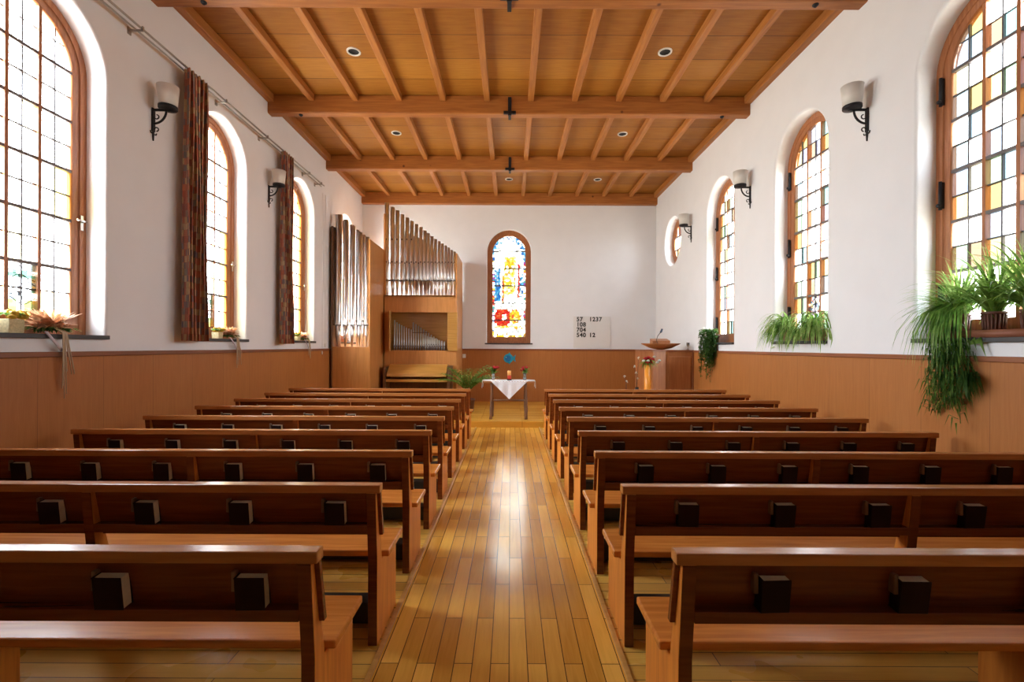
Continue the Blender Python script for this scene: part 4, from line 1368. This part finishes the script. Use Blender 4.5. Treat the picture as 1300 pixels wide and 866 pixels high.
# left window sills: dried arrangements
def dried(y, scale, lab, basket):
    t = thing('dried_arrangement', lab, 'flower arrangement', (XL - 0.05, y, SZ), 'dried arrangements on the left sills')
    mb = MB()
    for q in range(int(150)):
        a = rnd.uniform(0, 2 * PI); l = rnd.uniform(0.07, 0.23) * scale
        e = rnd.uniform(-0.1, 0.9)
        mb.leaf([(0.0, rnd.uniform(-.14, .14) * scale, 0.05), (math.cos(a) * l * .4, math.sin(a) * l * .9, 0.06 + .12 * e * scale), (math.cos(a) * l * .55, math.sin(a) * l * 1.3, 0.04 + 0.2 * e * scale)], 0.035 * scale)
    keep(mb.build('dried_leaves', M['dry'], t), xmin=-0.12, xmax=0.2)
    mb = MB()
    for q in range(90):
        a = rnd.uniform(0, 2 * PI); l = rnd.uniform(0.05, 0.20) * scale
        mb.leaf([(0.02, rnd.uniform(-.18, .10) * scale, 0.03), (0.02 + math.cos(a) * l * .4, math.sin(a) * l, 0.05), (0.03 + math.cos(a) * l * .6, math.sin(a) * l * 1.4, rnd.uniform(0.0, 0.06))], 0.03 * scale)
    keep(mb.build('green_sprigs', M['darkgreen'], t), xmin=-0.12, xmax=0.14)
    mb = MB()
    for q in range(9):
        yy = rnd.uniform(-0.02, 0.06); L = rnd.uniform(0.25, 0.55) * scale
        mb.tube([(0.05, yy * .3, 0.05), (0.115, yy * .6, 0.01), (0.12, yy + .0, -0.12), (0.115 + rnd.uniform(0, .01), yy * 1.8, -L)], 0.004, 5)
    keep(mb.build('raffia', M['ribbon'], t), xmin=None)
    mb = MB()
    mb.add([(0.09, -0.14, 0.02), (0.09, -0.11, 0.02), (0.12, -0.06, -0.07), (0.12, -0.09, -0.07), (0.105, 0.01, -0.13), (0.105, -0.01, -0.15)], [(0, 1, 2, 3), (3, 2, 4, 5)], 0, True)
    mb.build('ribbon', M['lilac'], t, solid=0.003)
    if basket:
        k = thing('flower_basket', basket, 'basket of flowers', (XL - 0.06, y - 0.27 * scale - 0.03, SZ), 'yellow flower baskets on the left sills')
        w_ = 0.058 * scale
        MB().prism([(-0.045, 0), (0.045, 0), (0.052, 0.11 * scale), (-0.052, 0.11 * scale)], -w_, w_, 1).build('basket', M['cream'], k, bevel=0.006)
        b2 = MB()
        for q in range(12): rose(b2, (rnd.uniform(-.04, .04), rnd.uniform(-w_, w_ + 0.04), 0.125 * scale + rnd.uniform(0, .04)), 0.032 * scale, 0)
        b2.build('yellow_flowers', M['yellow'], k)
        b3 = MB()
        for q in range(30):
            a = rnd.uniform(0, 2 * PI); l = rnd.uniform(0.04, 0.09)
            b3.leaf([(0, 0, .12 * scale), (math.cos(a) * l * .5, math.sin(a) * l, .16 * scale), (math.cos(a) * l * .7, math.sin(a) * l * 1.5, .13 * scale)], 0.03)
        b3.build('leaves', M['green'], k)
dried(4.00, 1.0, 'dried peach flower arrangement with raffia on the nearest left sill', 'cream basket of yellow flowers on the nearest left sill')
dried(6.55, 0.8, 'dried flower arrangement on the left sill between the two curtains', 'cream basket of yellow flowers on the sill between the curtains')
dried(8.88, 0.75, 'dried flower arrangement on the farthest visible left sill', 'yellow flower basket on the farthest visible left sill')

# palm by the organ
t = thing('potted_palm', 'green arching palm standing beside the organ on the platform', 'potted plant', (-0.93, 10.35, PLAT_Z))
pot(t, 0.16, 0.28, M['pot'])
mb = MB()
for q in range(40):
    a = rnd.uniform(0, 2 * PI); l = rnd.uniform(0.42, 0.66); sp = rnd.uniform(0.15, 0.75)
    v = Vector((math.cos(a) * sp, math.sin(a) * sp, 1)).normalized()
    p = Vector((0, 0, 0.26)); pts = [p.copy(), Vector((math.cos(a) * .03, math.sin(a) * .03, 0.42))]; p = pts[-1].copy()
    for k in range(9):
        p = p + v * l / 8; pts.append(p.copy()); v = (v + Vector((math.cos(a) * .055, math.sin(a) * .055, -0.115))).normalized()
    mb.tube(pts, 0.004, 5)
    for k in range(3, 11):
        for sd in (-1, 1):
            dirv = (pts[k] - pts[k - 1]).normalized(); side = dirv.cross(Vector((0, 0, 1))).normalized() * sd
            b0 = pts[k]; ll = 0.16
            mb.leaf([b0, b0 + (dirv * .6 + side) * ll * .5 + Vector((0, 0, .01)), b0 + (dirv + side) * ll * .8 + Vector((0, 0, -.05))], 0.022)
mb.build('fronds', M['green'], t)

for o in list(S.objects):
    if o.name.startswith(('spider_plant', 'trailing_plant')):
        fit(o, XR, 1, min(WR, key=lambda c: abs(c - o.location.y)))
    if o.name.startswith(('dried_arrangement', 'flower_basket')):
        fit(o, XL, -1, min(WL, key=lambda c: abs(c - o.location.y)))
